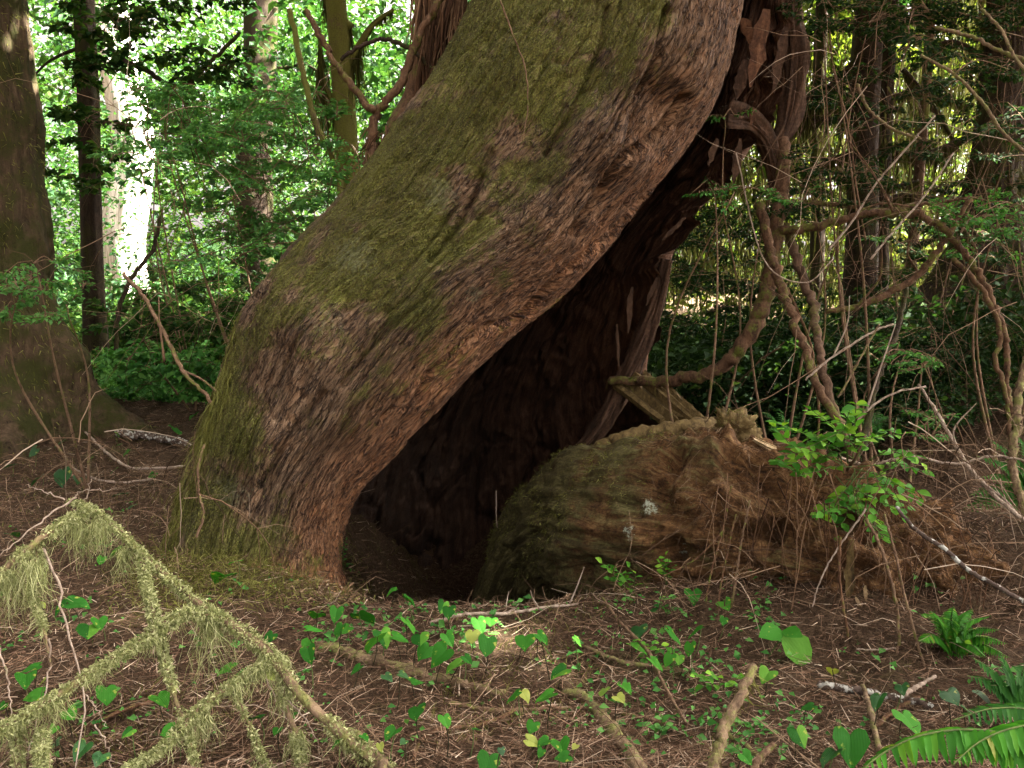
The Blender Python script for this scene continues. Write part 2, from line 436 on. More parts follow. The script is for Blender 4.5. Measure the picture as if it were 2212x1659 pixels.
def litter_ground():
    m, nt, N, Lk = new_mat('forest_floor')
    ob = nd(nt, 'ShaderNodeTexCoord').outputs['Object']
    a = noise(nt, ob, 2.2, 5); b = noise(nt, ob, 55, 6, 0.75); c = noise(nt, ob, 190, 3, 0.7)
    t = mathn(nt, 'ADD', mathn(nt, 'MULTIPLY', b, 0.6), mathn(nt, 'MULTIPLY', c, 0.4))
    col = ramp(nt, t, [(0.36, (0.016, 0.010, 0.005)), (0.5, (0.056, 0.036, 0.021)), (0.62, (0.12, 0.08, 0.048)), (0.72, (0.21, 0.15, 0.095))])
    mo = ramp(nt, mathn(nt, 'ADD', mathn(nt, 'MULTIPLY', a, 0.7), mathn(nt, 'MULTIPLY', b, 0.3)), [(0.55, (0, 0, 0)), (0.66, (1, 1, 1))])
    col = mixc(nt, mathn(nt, 'MULTIPLY', mo, 0.6), col, mixc(nt, c, (0.025, 0.028, 0.006), (0.10, 0.11, 0.03)))
    surface(nt, col, 0.95, t, 1.0, 0.03, 0.1); return m

M = {}
M['main'] = main_bark(); M['rot'] = rot_wood(); M['hollow'] = hollow_wood(); M['ground'] = litter_ground()
M['bark_brown'] = bark_mat('bark_brown', (0.03, 0.018, 0.011), (0.15, 0.095, 0.06), moss_amt=0.35)
M['bark_red'] = bark_mat('bark_red', (0.025, 0.014, 0.008), (0.15, 0.088, 0.05), moss_amt=0.35, mscale=14, scale=34)
M['bark_moss'] = bark_mat('bark_moss', (0.035, 0.022, 0.012), (0.17, 0.12, 0.075), moss=(0.11, 0.115, 0.025), moss_amt=1.0, zstretch=0.35, scale=30)
M['bark_left'] = bark_mat('bark_left', (0.014, 0.009, 0.005), (0.10, 0.068, 0.04), moss=(0.032, 0.035, 0.008), moss_amt=0.6, zstretch=0.2, scale=26, bstr=1.0, mscale=6)
M['bark_dark'] = bark_mat('bark_dark', (0.010, 0.007, 0.005), (0.048, 0.033, 0.022), moss=(0.035, 0.037, 0.009), moss_amt=0.45)
M['bark_pale'] = bark_mat('bark_pale', (0.10, 0.085, 0.07), (0.62, 0.58, 0.52), moss_amt=0.05, zstretch=0.06, scale=9)  # pale bark, whitened further so its colour carries the sun's glare
M['twig'] = bark_mat('twig', (0.06, 0.035, 0.02), (0.22, 0.145, 0.09), moss_amt=0.3, scale=40, bstr=0.8, mscale=22)
M['twig_red'] = bark_mat('twig_red', (0.04, 0.02, 0.011), (0.17, 0.095, 0.052), moss_amt=0.35, scale=40, bstr=0.8, mscale=22)
M['twig_pale'] = bark_mat('twig_pale', (0.14, 0.10, 0.07), (0.42, 0.35, 0.28), moss_amt=0.1, scale=40, bstr=0.8, mscale=22)
M['twig_moss'] = bark_mat('twig_moss', (0.06, 0.04, 0.024), (0.26, 0.185, 0.115), moss=(0.15, 0.155, 0.05), moss_amt=0.5, scale=40, bstr=0.8, mscale=22)
M['twig_lichen'] = bark_mat('twig_lichen', (0.035, 0.025, 0.02), (0.12, 0.09, 0.07), moss_amt=0.0, scale=40, bstr=0.4, lichen=0.7)
M['wood_orange'] = plain_wood('wood_orange', (0.025, 0.011, 0.006), (0.085, 0.04, 0.02), (0.19, 0.10, 0.052))
M['wood_pale'] = plain_wood('wood_pale', (0.10, 0.07, 0.035), (0.26, 0.19, 0.10), (0.42, 0.34, 0.21))
M['wood_dark'] = plain_wood('wood_dark', (0.014, 0.008, 0.005), (0.05, 0.028, 0.016), (0.12, 0.07, 0.042))
M['wood_olive'] = plain_wood('wood_olive', (0.025, 0.017, 0.007), (0.10, 0.07, 0.026), (0.19, 0.145, 0.06))
M['moss'] = strand_mat('moss', [(0, (0.05, 0.05, 0.010)), (0.5, (0.12, 0.125, 0.026)), (1, (0.22, 0.23, 0.07))], 0.3)
M['moss_pale'] = strand_mat('moss_pale', [(0, (0.10, 0.12, 0.038)), (0.5, (0.27, 0.30, 0.12)), (1, (0.46, 0.49, 0.26))], 0.35)
M['moss_dark'] = strand_mat('moss_dark', [(0, (0.02, 0.022, 0.005)), (0.5, (0.05, 0.055, 0.012)), (1, (0.11, 0.11, 0.03))], 0.4)
M['litter'] = strand_mat('litter', [(0, (0.04, 0.022, 0.013)), (0.35, (0.12, 0.073, 0.046)), (0.7, (0.23, 0.15, 0.097)), (0.9, (0.33, 0.25, 0.175)), (1, (0.50, 0.42, 0.32))], 0.15)
M['mat'] = strand_mat('needle_mat', [(0, (0.03, 0.017, 0.009)), (0.4, (0.075, 0.047, 0.027)), (0.8, (0.15, 0.10, 0.06)), (1, (0.29, 0.22, 0.15))], 0.1)
M['litter_twig'] = strand_mat('litter_twig', [(0, (0.035, 0.022, 0.013)), (0.6, (0.11, 0.07, 0.04)), (0.9, (0.22, 0.155, 0.10)), (1, (0.40, 0.33, 0.25))], 0.0)
M['root_hair'] = strand_mat('root_hair', [(0, (0.03, 0.016, 0.009)), (0.5, (0.10, 0.055, 0.03)), (1, (0.21, 0.135, 0.08))], 0.1)
M['heart'] = leaf_mat('heart_leaf', [(0, (0.012, 0.085, 0.008)), (0.5, (0.024, 0.135, 0.011)), (0.85, (0.042, 0.18, 0.016)), (1, (0.085, 0.23, 0.024))], 0.3, 1.4, 0.68, 0.14, vein=True)
M['heart_yellow'] = leaf_mat('yellow_heart_leaf', [(0, (0.10, 0.20, 0.03)), (1, (0.24, 0.28, 0.05))], 0.3, 1.3, 0.5, 0.3, vein=True)
M['heart_dark'] = leaf_mat('dark_heart_leaf', [(0, (0.010, 0.060, 0.012)), (1, (0.018, 0.09, 0.014))], 0.2, 1.3, 0.45, 0.4, vein=True)
M['huckle'] = leaf_mat('huckleberry_leaf', [(0, (0.03, 0.14, 0.012)), (0.6, (0.08, 0.25, 0.022)), (1, (0.19, 0.37, 0.03))], 0.35, 1.5)
M['shade_leaf'] = leaf_mat('shade_leaf', [(0, (0.025, 0.11, 0.02)), (0.6, (0.055, 0.19, 0.035)), (1, (0.11, 0.27, 0.06))], 0.35, 1.4)
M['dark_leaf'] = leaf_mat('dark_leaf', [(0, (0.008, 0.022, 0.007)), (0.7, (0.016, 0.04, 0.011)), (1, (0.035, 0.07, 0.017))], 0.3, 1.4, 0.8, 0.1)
M['sun_leaf'] = leaf_mat('clearing_leaf', [(0, (0.010, 0.035, 0.008)), (0.6, (0.027, 0.068, 0.015)), (1, (0.065, 0.12, 0.028))], 0.38, 1.3, 0.8, 0.06)
M['veil_leaf'] = leaf_mat('veil_leaf', [(0, (0.04, 0.14, 0.035)), (0.6, (0.085, 0.24, 0.06)), (1, (0.14, 0.32, 0.09))], 0.45, 1.3, 0.6, 0.2)
M['yellow_leaf'] = leaf_mat('mossy_leaf', [(0, (0.025, 0.05, 0.010)), (0.5, (0.065, 0.10, 0.018)), (1, (0.14, 0.17, 0.034))], 0.42, 1.5)
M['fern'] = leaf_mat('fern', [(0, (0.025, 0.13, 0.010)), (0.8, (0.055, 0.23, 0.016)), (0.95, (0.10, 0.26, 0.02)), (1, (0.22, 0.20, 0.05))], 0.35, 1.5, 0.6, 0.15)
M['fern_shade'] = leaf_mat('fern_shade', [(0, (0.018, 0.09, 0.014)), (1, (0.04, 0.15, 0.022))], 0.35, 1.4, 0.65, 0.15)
M['stem_green'] = bark_mat('stem_green', (0.04, 0.06, 0.02), (0.12, 0.17, 0.05), moss_amt=0.0, bstr=0.1)
M['stem_dark'] = bark_mat('stem_dark', (0.012, 0.012, 0.006), (0.05, 0.045, 0.02), moss_amt=0.0, bstr=0.1)
M['needle'] = leaf_mat('conifer_spray', [(0, (0.012, 0.045, 0.015)), (0.6, (0.025, 0.075, 0.02)), (1, (0.05, 0.11, 0.03))], 0.3, 1.3)

# ================================================================== GROUND
def build_ground():
    xs = np.concatenate([-np.geomspace(300, 6, 26), np.linspace(-5.8, 5.8, 230), np.geomspace(6, 300, 26)])
    ys = np.concatenate([-np.geomspace(200, 1, 22), np.linspace(-0.9, 9, 230), np.geomspace(9.1, 400, 60)])
    X, Y = np.meshgrid(xs, ys); Z = terrain(X, Y)
    near = (np.abs(X) < 6) & (Y > 0) & (Y < 9.2)
    Z = Z + np.where(near, (fbm(np.stack([X, Y, X * 0], -1) * 22, 3, 77) - 0.5) * 0.045, 0)
    V = np.stack([X, Y, Z], -1).reshape(-1, 3); nx, ny = len(xs), len(ys)
    i = np.arange(ny - 1)[:, None] * nx + np.arange(nx - 1)[None, :]
    F = np.stack([i, i + 1, i + nx + 1, i + nx], -1).reshape(-1, 4)
    o = world_part('ground', V, F, M['ground'])
    tag(o, 'forest floor of reddish needle litter and soil', 'ground', kind='structure')
build_ground()

# ================================================================== LEANING TREE
TRUNK = [((250, 1420), (735, 1330), 3.66), ((312, 1310), (722, 1262), 3.68), ((376, 1170), (727, 1185), 3.70), ((425, 985), (760, 1086), 3.74), ((474, 840), (832, 1000), 3.78),
         ((530, 690), (962, 860), 3.84), ((612, 578), (1102, 724), 3.9), ((706, 474), (1206, 645), 3.95), ((794, 368), (1296, 560), 3.98),
         ((876, 264), (1384, 455), 4.0), ((948, 160), (1456, 362), 4.02), ((1005, 55), (1522, 268), 4.04), ((1052, -40), (1570, 150), 4.06),
         ((1092, -140), (1600, 0), 4.1), ((1150, -300), (1640, -200), 4.15), ((1200, -600), (1680, -520), 4.25), ((1250, -1000), (1720, -960), 4.4), ((1290, -1600), (1740, -1570), 4.6), ((1340, -2600), (1760, -2580), 4.9)]
def dent(V, N, c, r, d):
    dist = np.linalg.norm(V - c, axis=-1)
    return V + N * (d * np.exp(-(dist / r) ** 2))[..., None]
def build_leaning_tree():
    ns, nth = 620, 420
    L = UV([(a[0], a[1], d) for a, b, d in TRUNK], 4); R = UV([(b[0], b[1], d) for a, b, d in TRUNK], 4)
    # more stations inside the picture than above it
    q = np.concatenate([np.linspace(0, 13.2, int(ns * 0.93), endpoint=False), np.linspace(13.2, 18, ns - int(ns * 0.93))])
    def resample(A):
        A2 = smooth_line_param(A, q); return A2
    Ls, Rs = resample(L), resample(R)
    C = (Ls + Rs) / 2; Wv = (Rs - Ls) / 2; a = np.linalg.norm(Wv, axis=1); Wn = unit(Wv)
    T = unit(np.gradient(C, axis=0))
    D = unit(np.cross(T, Wn)); D = np.where((D[:, 1:2] > 0), -D, D)      # towards the viewer
    Wn = Wn; b = a * np.interp(q, [0, 2, 5, 9, 18], [0.95, 0.95, 0.9, 0.9, 1.0])
    th = np.linspace(0, 1, nth, endpoint=False)
    th = 2 * np.pi * th + 0.45 * np.sin(2 * np.pi * th * 1 - np.pi / 2 + np.pi) * 0  # even
    th = np.pi / 2 + (th - np.pi) - 0.55 * np.sin(th - np.pi)            # denser facing the viewer
    ct, sn = np.cos(th), np.sin(th)
    se = 2 / 2.35                                                           # slightly squared section
    ctp = np.sign(ct) * np.abs(ct) ** se; snp = np.sign(sn) * np.abs(sn) ** se
    V = C[:, None] + Wn[:, None] * (a[:, None] * ctp)[..., None] + D[:, None] * (b[:, None] * snp)[..., None]
    N = unit(Wn[:, None] * (ct * b[:, None])[..., None] + D[:, None] * (sn * a[:, None])[..., None])
    arc = np.cumsum(np.linalg.norm(np.diff(C, axis=0, prepend=C[:1]), axis=1))
    gx = np.broadcast_to(th[None, :] * 0.52, V.shape[:2]); gy = np.broadcast_to(arc[:, None], V.shape[:2])
    # --- relief: broad swells, flutes along the grain, bark plates
    big = fbm(V * 2.2, 3, 41) - 0.5
    wob = (fbm(V * 5.0, 3, 43) - 0.5)
    flute = fbm(np.stack([gx * 9 + wob * 0.6, gy * 0.7, gx * 0], -1), 4, 47) - 0.5
    ridged = 1 - np.abs(fbm(np.stack([gx * 22 + wob * 0.9, gy * 2.4 + wob * 0.6, gx * 0], -1), 3, 51) * 2 - 1)
    e1, id1 = worley(gx * 36 + wob * 1.2, gy * 7.5 + wob * 0.8, 61)
    e2, id2 = worley(gx * 80 + wob * 2, gy * 17 + wob * 1.5, 67)
    plate = sstep(0.0, 0.22, e1) * (0.8 + 0.2 * id1); fine = sstep(0, 0.3, e2) * (0.7 + 0.3 * id2)
    rough_amt = 0.55 + 0.7 * fbm(V * 1.7, 2, 71)
    disp = big * 0.045 + flute * 0.05 - ridged ** 6 * 0.024 * (0.3 + 1.2 * fbm(V * 2.5, 2, 77)) + plate * 0.008 * rough_amt + fine * 0.005 * rough_amt
    # base: strong root swellings
    basef = 1 - sstep(0.3, 3.0, q)[:, None]
    disp = disp + basef * (fbm(np.stack([gx * 4, gy * 0.8, gx * 0 + 3], -1), 3, 81) - 0.5) * 0.22
    V = V + N * disp[..., None]
    Yf = lambda u, v, Y: P(u, v, Y)
    for (u, v, Y, r, d) in [(700, 1020, 3.4, 0.10, -0.05), (745, 1000, 3.45, 0.07, -0.05), (680, 1085, 3.35, 0.09, 0.05), (700, 1130, 3.35, 0.08, 0.035),
                            (1400, 250, 3.6, 0.16, -0.07), (1440, 215, 3.65, 0.08, -0.05), (1340, 300, 3.55, 0.14, 0.05), (1120, 130, 3.5, 0.22, 0.05), (1420, 330, 3.6, 0.1, 0.04),
                            (640, 700, 3.45, 0.2, 0.04), (900, 640, 3.4, 0.25, 0.03), (1020, 370, 3.45, 0.05, -0.03), (560, 950, 3.4, 0.12, 0.05), (1320, 420, 3.55, 0.1, -0.03)]:
        V = dent(V, N, P(u, v, Y), r, d)
    # long dark crack running with the grain
    for pl, dp, wdt in [([(1490, 350), (1400, 430), (1310, 520), (1200, 610), (1130, 680), (1085, 700)], 0.085, 0.013), ([(1480, 210), (1420, 290), (1345, 345), (1290, 430), (1240, 500)], 0.06, 0.016),
                        ([(830, 905), (900, 830), (985, 760), (1060, 700)], 0.045, 0.011), ([(930, 560), (1000, 470), (1040, 380)], 0.05, 0.014), ([(560, 1050), (620, 940), (700, 850)], 0.04, 0.014), ([(860, 600), (930, 520), (985, 440), (1060, 330)], 0.03, 0.012), ([(1180, 330), (1240, 230), (1290, 120), (1310, 20)], 0.035, 0.013), ([(740, 830), (830, 720), (930, 640)], 0.03, 0.012), ([(1380, 200), (1420, 120), (1440, 20)], 0.04, 0.013)]:
        cp = smooth_line(UV(pl, 3.52), 60)
        sub = (V[..., 1] < 4.1)
        idx = np.argwhere(sub)
        Q = V[sub]; best = np.full(len(Q), 9.0)
        cpd = unit(cp - np.array([0, 0, CAM_H])); qd = unit(Q - np.array([0, 0, CAM_H]))
        for c in cpd: best = np.minimum(best, np.linalg.norm(qd - c, axis=1) * 3.5)
        V[sub] = Q - N[sub] * (dp * np.exp(-(best / wdt) ** 2))[:, None]
    # --- bark colours: moss, lichen, redder underside edge
    side = ctp[None, :] * np.ones((ns, 1))                                  # -1 upper-left side, +1 underside edge
    mn = fbm(V * 2.4, 4, 91); mn2 = fbm(V * 7, 3, 95)
    band = np.interp(side, [-1, -0.5, 0.05, 0.45, 0.75, 1], [0.95, 0.8, 0.60, 0.28, 0.02, -0.2])
    lower = np.interp(q, [0, 3, 6, 9, 12, 18], [0.0, 0.05, 0.0, 0.0, -0.06, -0.1])[:, None]
    moss = np.clip(band * 0.88 + 0.0 + lower + (mn - 0.5) * 1.9 + (mn2 - 0.5) * 1.4, 0, 1)
    red_edge = np.clip(np.interp(side, [-1, 0.35, 0.8, 1], [0, 0.0, 0.75, 1]) * (0.5 + mn2) * np.interp(q, [0, 1, 4, 9, 12], [1, 1, 0.9, 0.8, 0.4])[:, None], 0, 1)
    red_edge = np.maximum(red_edge, np.clip(sstep(2.9, 1.0, q)[:, None] * sstep(-0.1, 0.4, side) * 1.1, 0, 1))
    lich = np.zeros(V.shape[:2])
    for u, v, r in [(950, 420, 0.16), (770, 560, 0.2), (700, 700, 0.22), (520, 1060, 0.2), (1330, 350, 0.1), (1030, 640, 0.1), (690, 790, 0.14)]:
        lich = np.maximum(lich, 0.62 * np.exp(-(np.linalg.norm(V - P(u, v, 3.5), axis=-1) / r) ** 2))
    tree = empty('leaning_tree', P(570, 1290, 3.68), 'huge leaning moss-streaked conifer with a dark hollow under its trunk', 'tree')
    i = np.arange(ns - 1)[:, None] * nth; j = np.arange(nth)[None, :]; j2 = (j + 1) % nth
    F = np.stack([i + j, i + j2, i + nth + j2, i + nth + j], -1).reshape(-1, 4)
    cap = np.array([list((ns - 1) * nth + np.arange(nth))])
    trunk = world_part('trunk', V.reshape(-1, 3), [F], M['main'], tree,
                       attrs={'grain': np.stack([gx, gy, gx * 0], -1).reshape(-1, 3), 'moss': moss.ravel(), 'red_edge': red_edge.ravel(), 'lichen': lich.ravel()})
    # --- moss fuzz standing on the mossy bark
    rng = np.random.default_rng(5)
    wgt = (moss ** 2 * (V[..., 1] < 4.25) * (np.arange(ns)[:, None] < ns * 0.93)).ravel(); wgt = wgt / wgt.sum()
    pick = rng.choice(len(wgt), 26000, p=wgt)
    Pt = V.reshape(-1, 3)[pick] + rng.normal(size=(26000, 3)) * 0.004; Nn = N.reshape(-1, 3)[pick]
    grav = np.array([0, 0, -1.0])
    sv, sf = strands(Pt - Nn * 0.003, Nn * 0.7 + grav * 0.9 + rng.normal(size=(26000, 3)) * 0.5, rng.uniform(0.005, 0.016, 26000), rng.uniform(0.0015, 0.0035, 26000), 1, 0.3, 0.3, rng)
    world_part('moss_fuzz', sv, sf, M['moss'], trunk, 'stuff')
    # long moss hanging from the upper-left side
    lw = ((moss > 0.55) * (side < -0.72) * (sn[None, :] > -0.35) * (q[:, None] > 1.2) * (q[:, None] < 8.5)).ravel().astype(float); lw /= lw.sum()
    n = 5200; pick = rng.choice(len(lw), n, p=lw)
    clump = fbm(V.reshape(-1, 3)[pick] * 6, 2, 33)
    keep = clump > 0.54; pick = pick[keep]; n = len(pick)
    Pt = V.reshape(-1, 3)[pick]; Nn = N.reshape(-1, 3)[pick]
    sv, sf = strands(Pt, Nn * 0.5 + grav, rng.uniform(0.04, 0.17, n), rng.uniform(0.0018, 0.004, n), 4, 0.6, 0.35, rng)
    world_part('hanging_moss', sv, sf, M['moss'], trunk, 'stuff')
    return tree, V, N, moss
def smooth_line_param(A, q):
    m = len(A); ext = np.vstack([2 * A[0] - A[1], A, 2 * A[-1] - A[-2]])
    i = np.clip(np.floor(q).astype(int), 0, m - 2); f = (q - i)[:, None]
    p0, p1, p2, p3 = ext[i], ext[i + 1], ext[i + 2], ext[i + 3]
    return 0.5 * ((2 * p1) + (-p0 + p2) * f + (2 * p0 - 5 * p1 + 4 * p2 - p3) * f * f + (-p0 + 3 * p1 - 3 * p2 + p3) * f ** 3)
TREE, TV, TN, TMOSS = build_leaning_tree()

WALL = [((480, 1440), (1420, 1330), 3.95, 4.85), ((520, 1270), (1420, 1060), 4.0, 4.85), ((600, 1110), (1405, 930), 4.05, 4.75), ((690, 960), (1397, 800), 4.1, 4.7),
        ((830, 800), (1425, 650), 4.2, 4.6), ((1000, 650), (1475, 500), 4.25, 4.5), ((1140, 500), (1560, 400), 4.3, 4.45), ((1290, 350), (1640, 290), 4.35, 4.4),
        ((1400, 180), (1685, 150), 4.4, 4.35), ((1480, 0), (1712, 10), 4.45, 4.35), ((1500, -250), (1745, -220), 4.45, 4.35), ((1520, -600), (1770, -560), 4.5, 4.4)]
def build_hollow_wall():
    ns, nt_ = 330, 260
    L = np.array([P(a[0], a[1], d) for a, b, d, e in WALL]); R = np.array([P(b[0], b[1], e) for a, b, d, e in WALL])
    q = np.linspace(0, 11, ns); Ls, Rs = smooth_line_param(L, q), smooth_line_param(R, q)
    t = np.linspace(0, 1, nt_)
    base = Ls[:, None] * (1 - t)[None, :, None] + Rs[:, None] * t[None, :, None]
    conc = np.interp(q, [0, 3, 5, 8, 11], [1.5, 1.3, 0.75, 0.15, 0.0])[:, None] * np.sin(np.pi * t)[None, :] ** 0.8
    EYE = np.array([0, 0, CAM_H]); V = EYE + (base - EYE) * (1 + conc / base[..., 1])[..., None]
    gx = np.broadcast_to((t * 0.95)[None, :], (ns, nt_)) + 0.05 * (fbm(V * 1.5, 2, 4) - 0.5) + 0.02 * q[:, None]; gy = np.broadcast_to((q * 0.32)[:, None], (ns, nt_))
    wob = fbm(V * 4, 3, 21) - 0.5
    slab, sid = worley(gx * 8 + wob * 1.4, gy * 1.9 + wob * 0.8, 15)
    fl = fbm(np.stack([gx * 18 + wob, gy * 1.3, gx * 0], -1), 4, 25) - 0.5
    fi = fbm(np.stack([gx * 60, gy * 5, gx * 0], -1), 3, 27) - 0.5
    disp = (sid - 0.5) * 0.16 * sstep(0.0, 0.3, slab) - (1 - sstep(0, 0.12, slab)) * 0.07 + fl * 0.16 + fi * 0.10 + (fbm(V * 14, 4, 63) - 0.5) * 0.13
    disp = disp * (0.4 + 0.6 * np.sin(np.pi * np.clip(t, 0.02, 0.98)))[None, :]
    V = V - (V - EYE) * (disp / V[..., 1])[..., None]
    # ragged right edge
    edge = sstep(0.75, 1.0, t)[None, :] * ((fbm(np.stack([gy * 9, gx * 0 + 2, gx * 0], -1), 4, 31) - 0.5) * 0.22)
    V[..., 0] += edge
    B = EYE + (base - EYE) * (1 + (conc + 0.5) / base[..., 1])[..., None]
    shade_tone = np.clip(sstep(0.3, 0.9, t)[None, :] * np.interp(q, [0, 2, 5, 11], [0.6, 0.9, 0.9, 1.0])[:, None] + (fbm(V * 3, 3, 35) - 0.5) * 0.7, 0, 1)  # right edge lighter; inner wall darkened, putting the hollow's shade in its colour
    Vf = np.concatenate([V.reshape(-1, 3), B.reshape(-1, 3)]); off = ns * nt_
    i = np.arange(ns - 1)[:, None] * nt_ + np.arange(nt_ - 1)[None, :]
    F = np.stack([i, i + 1, i + nt_ + 1, i + nt_], -1).reshape(-1, 4)
    Fb = F[:, ::-1] + off
    k = np.arange(ns - 1) * nt_
    E1 = np.stack([k, k + nt_, k + nt_ + off, k + off], -1); kk = k + nt_ - 1
    E2 = np.stack([kk + nt_, kk, kk + off, kk + nt_ + off], -1)
    h = np.arange(nt_ - 1); tp = (ns - 1) * nt_ + h
    E3 = np.stack([tp, tp + 1, tp + 1 + off, tp + off], -1)
    g = np.stack([gx, gy, gx * 0], -1).reshape(-1, 3)
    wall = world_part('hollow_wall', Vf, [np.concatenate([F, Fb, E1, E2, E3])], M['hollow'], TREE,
                      attrs={'grain': np.vstack([g, g]), 'shade_tone': np.concatenate([shade_tone.ravel()] * 2)})
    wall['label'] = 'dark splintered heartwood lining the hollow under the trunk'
    # splinters of broken wood hanging on the wall: u0,v0,u1,v1,width px,dist,mat
    spl = [(1655, 20, 1622, 190, 30, 4.12, 'wood_orange'), (1600, 40, 1640, 110, 22, 4.15, 'wood_orange'), (1628, 232, 1622, 270, 12, 4.2, 'wood_orange'), (1700, 60, 1672, 200, 24, 4.2, 'wood_dark'),
           (1610, 130, 1590, 215, 26, 4.2, 'wood_dark'), (1365, 620, 1356, 720, 12, 4.5, 'wood_dark'), (1332, 700, 1338, 800, 7, 4.5, 'wood_dark'), (1420, 600, 1395, 660, 10, 4.5, 'wood_dark'),
           (1480, 470, 1430, 520, 10, 4.42, 'wood_dark'), (1405, 690, 1390, 760, 8, 4.5, 'wood_dark'), (1550, 300, 1530, 360, 14, 4.3, 'wood_dark'), (1600, 300, 1585, 400, 16, 4.3, 'wood_dark')]
    for k_, (u0, v0, u1, v1, wpx, Y, mt) in enumerate(spl):
        V_, F_ = splinter(P(u0, v0, Y), P(u1, v1, Y - 0.02), PX(wpx, Y), 0.35, k_)
        world_part('splinter', V_, F_, M[mt], wall, smooth=False)
    # arching dead root at the edge of the hollow
    for pl, rr, Y0, Y1 in [([(1560, 255), (1610, 262), (1650, 300), (1672, 370), (1690, 460)], [26, 24, 20, 15, 8], 4.35, 4.5),
                           ([(1690, -40), (1715, 120), (1700, 260), (1660, 330)], [30, 26, 22, 10], 4.45, 4.45),
                           ([(1440, 560), (1410, 680), (1350, 820), (1290, 930), (1220, 1000)], [14, 20, 26, 24, 14], 4.62, 4.7)]:
        V_, F_ = ridged(smooth_line(UV(pl, Y0, Y1), 60), [PX(r, Y0) for r in rr], 48, int(pl[0][0]))
        world_part('root', V_, F_, M['wood_dark'], TREE)
    return wall
def ridged(pts, rr, nseg, seed):
    V, F = tube(pts, rr, nseg, 0.0); n = len(pts); ax = np.repeat(pts, nseg, 0); dv = V[:n * nseg] - ax
    an = np.tile(np.arange(nseg) * 2 * np.pi / nseg, n); ss = np.repeat(np.linspace(0, 1, n), nseg) * np.linalg.norm(np.diff(pts, axis=0), axis=1).sum()
    g = fbm(np.stack([np.cos(an) * 2.6 + 5, np.sin(an) * 2.6 + 5, ss * 1.6], -1), 5, seed, 0.6) - 0.5
    g2 = fbm(np.stack([np.cos(an) * 7 + 5, np.sin(an) * 7 + 5, ss * 3], -1), 3, seed + 5) - 0.5
    sq = np.abs(np.cos(an * 2 + ss)) * 0.25
    V[:n * nseg] = ax + dv * np.clip(0.9 + 2.4 * g + 0.9 * g2 - sq, 0.2, 2.2)[:, None]
    return V, F
def splinter(a, b, wid, thick=0.35, seed=0):
    """a torn strip of wood: pointed ends, uneven sides, real thickness"""
    rng = np.random.default_rng(seed + 100)
    a, b = np.asarray(a, float), np.asarray(b, float); ax = b - a; Ln = np.linalg.norm(ax); ax /= Ln
    view = unit((a + b) / 2 - np.array([0, 0, CAM_H])); sd = unit(np.cross(ax, view)); nn = np.cross(sd, ax)
    n = 9; rows = []
    for k in range(n):
        f = k / (n - 1)
        w_ = wid * 0.5 * min(1, 0.45 + f * 2.2, 0.12 + (1 - f) * 2.6) * rng.uniform(0.75, 1.15)
        c = a + ax * Ln * f + sd * rng.normal() * wid * 0.08 + nn * rng.normal() * wid * 0.05
        t_ = wid * thick * 0.5 * rng.uniform(0.7, 1.2)
        rows += [c - sd * w_ + nn * t_, c + sd * w_ * rng.uniform(0.8, 1) + nn * t_, c + sd * w_ - nn * t_ * 0.8, c - sd * w_ - nn * t_ * 0.8]
    V = np.array(rows); F = []
    for k in range(n - 1):
        o = k * 4
        F += [[o + j, o + (j + 1) % 4, o + 4 + (j + 1) % 4, o + 4 + j] for j in range(4)]
    F += [[3, 2, 1, 0], [(n - 1) * 4 + j for j in range(4)]]
    return V, np.array(F)
build_hollow_wall()

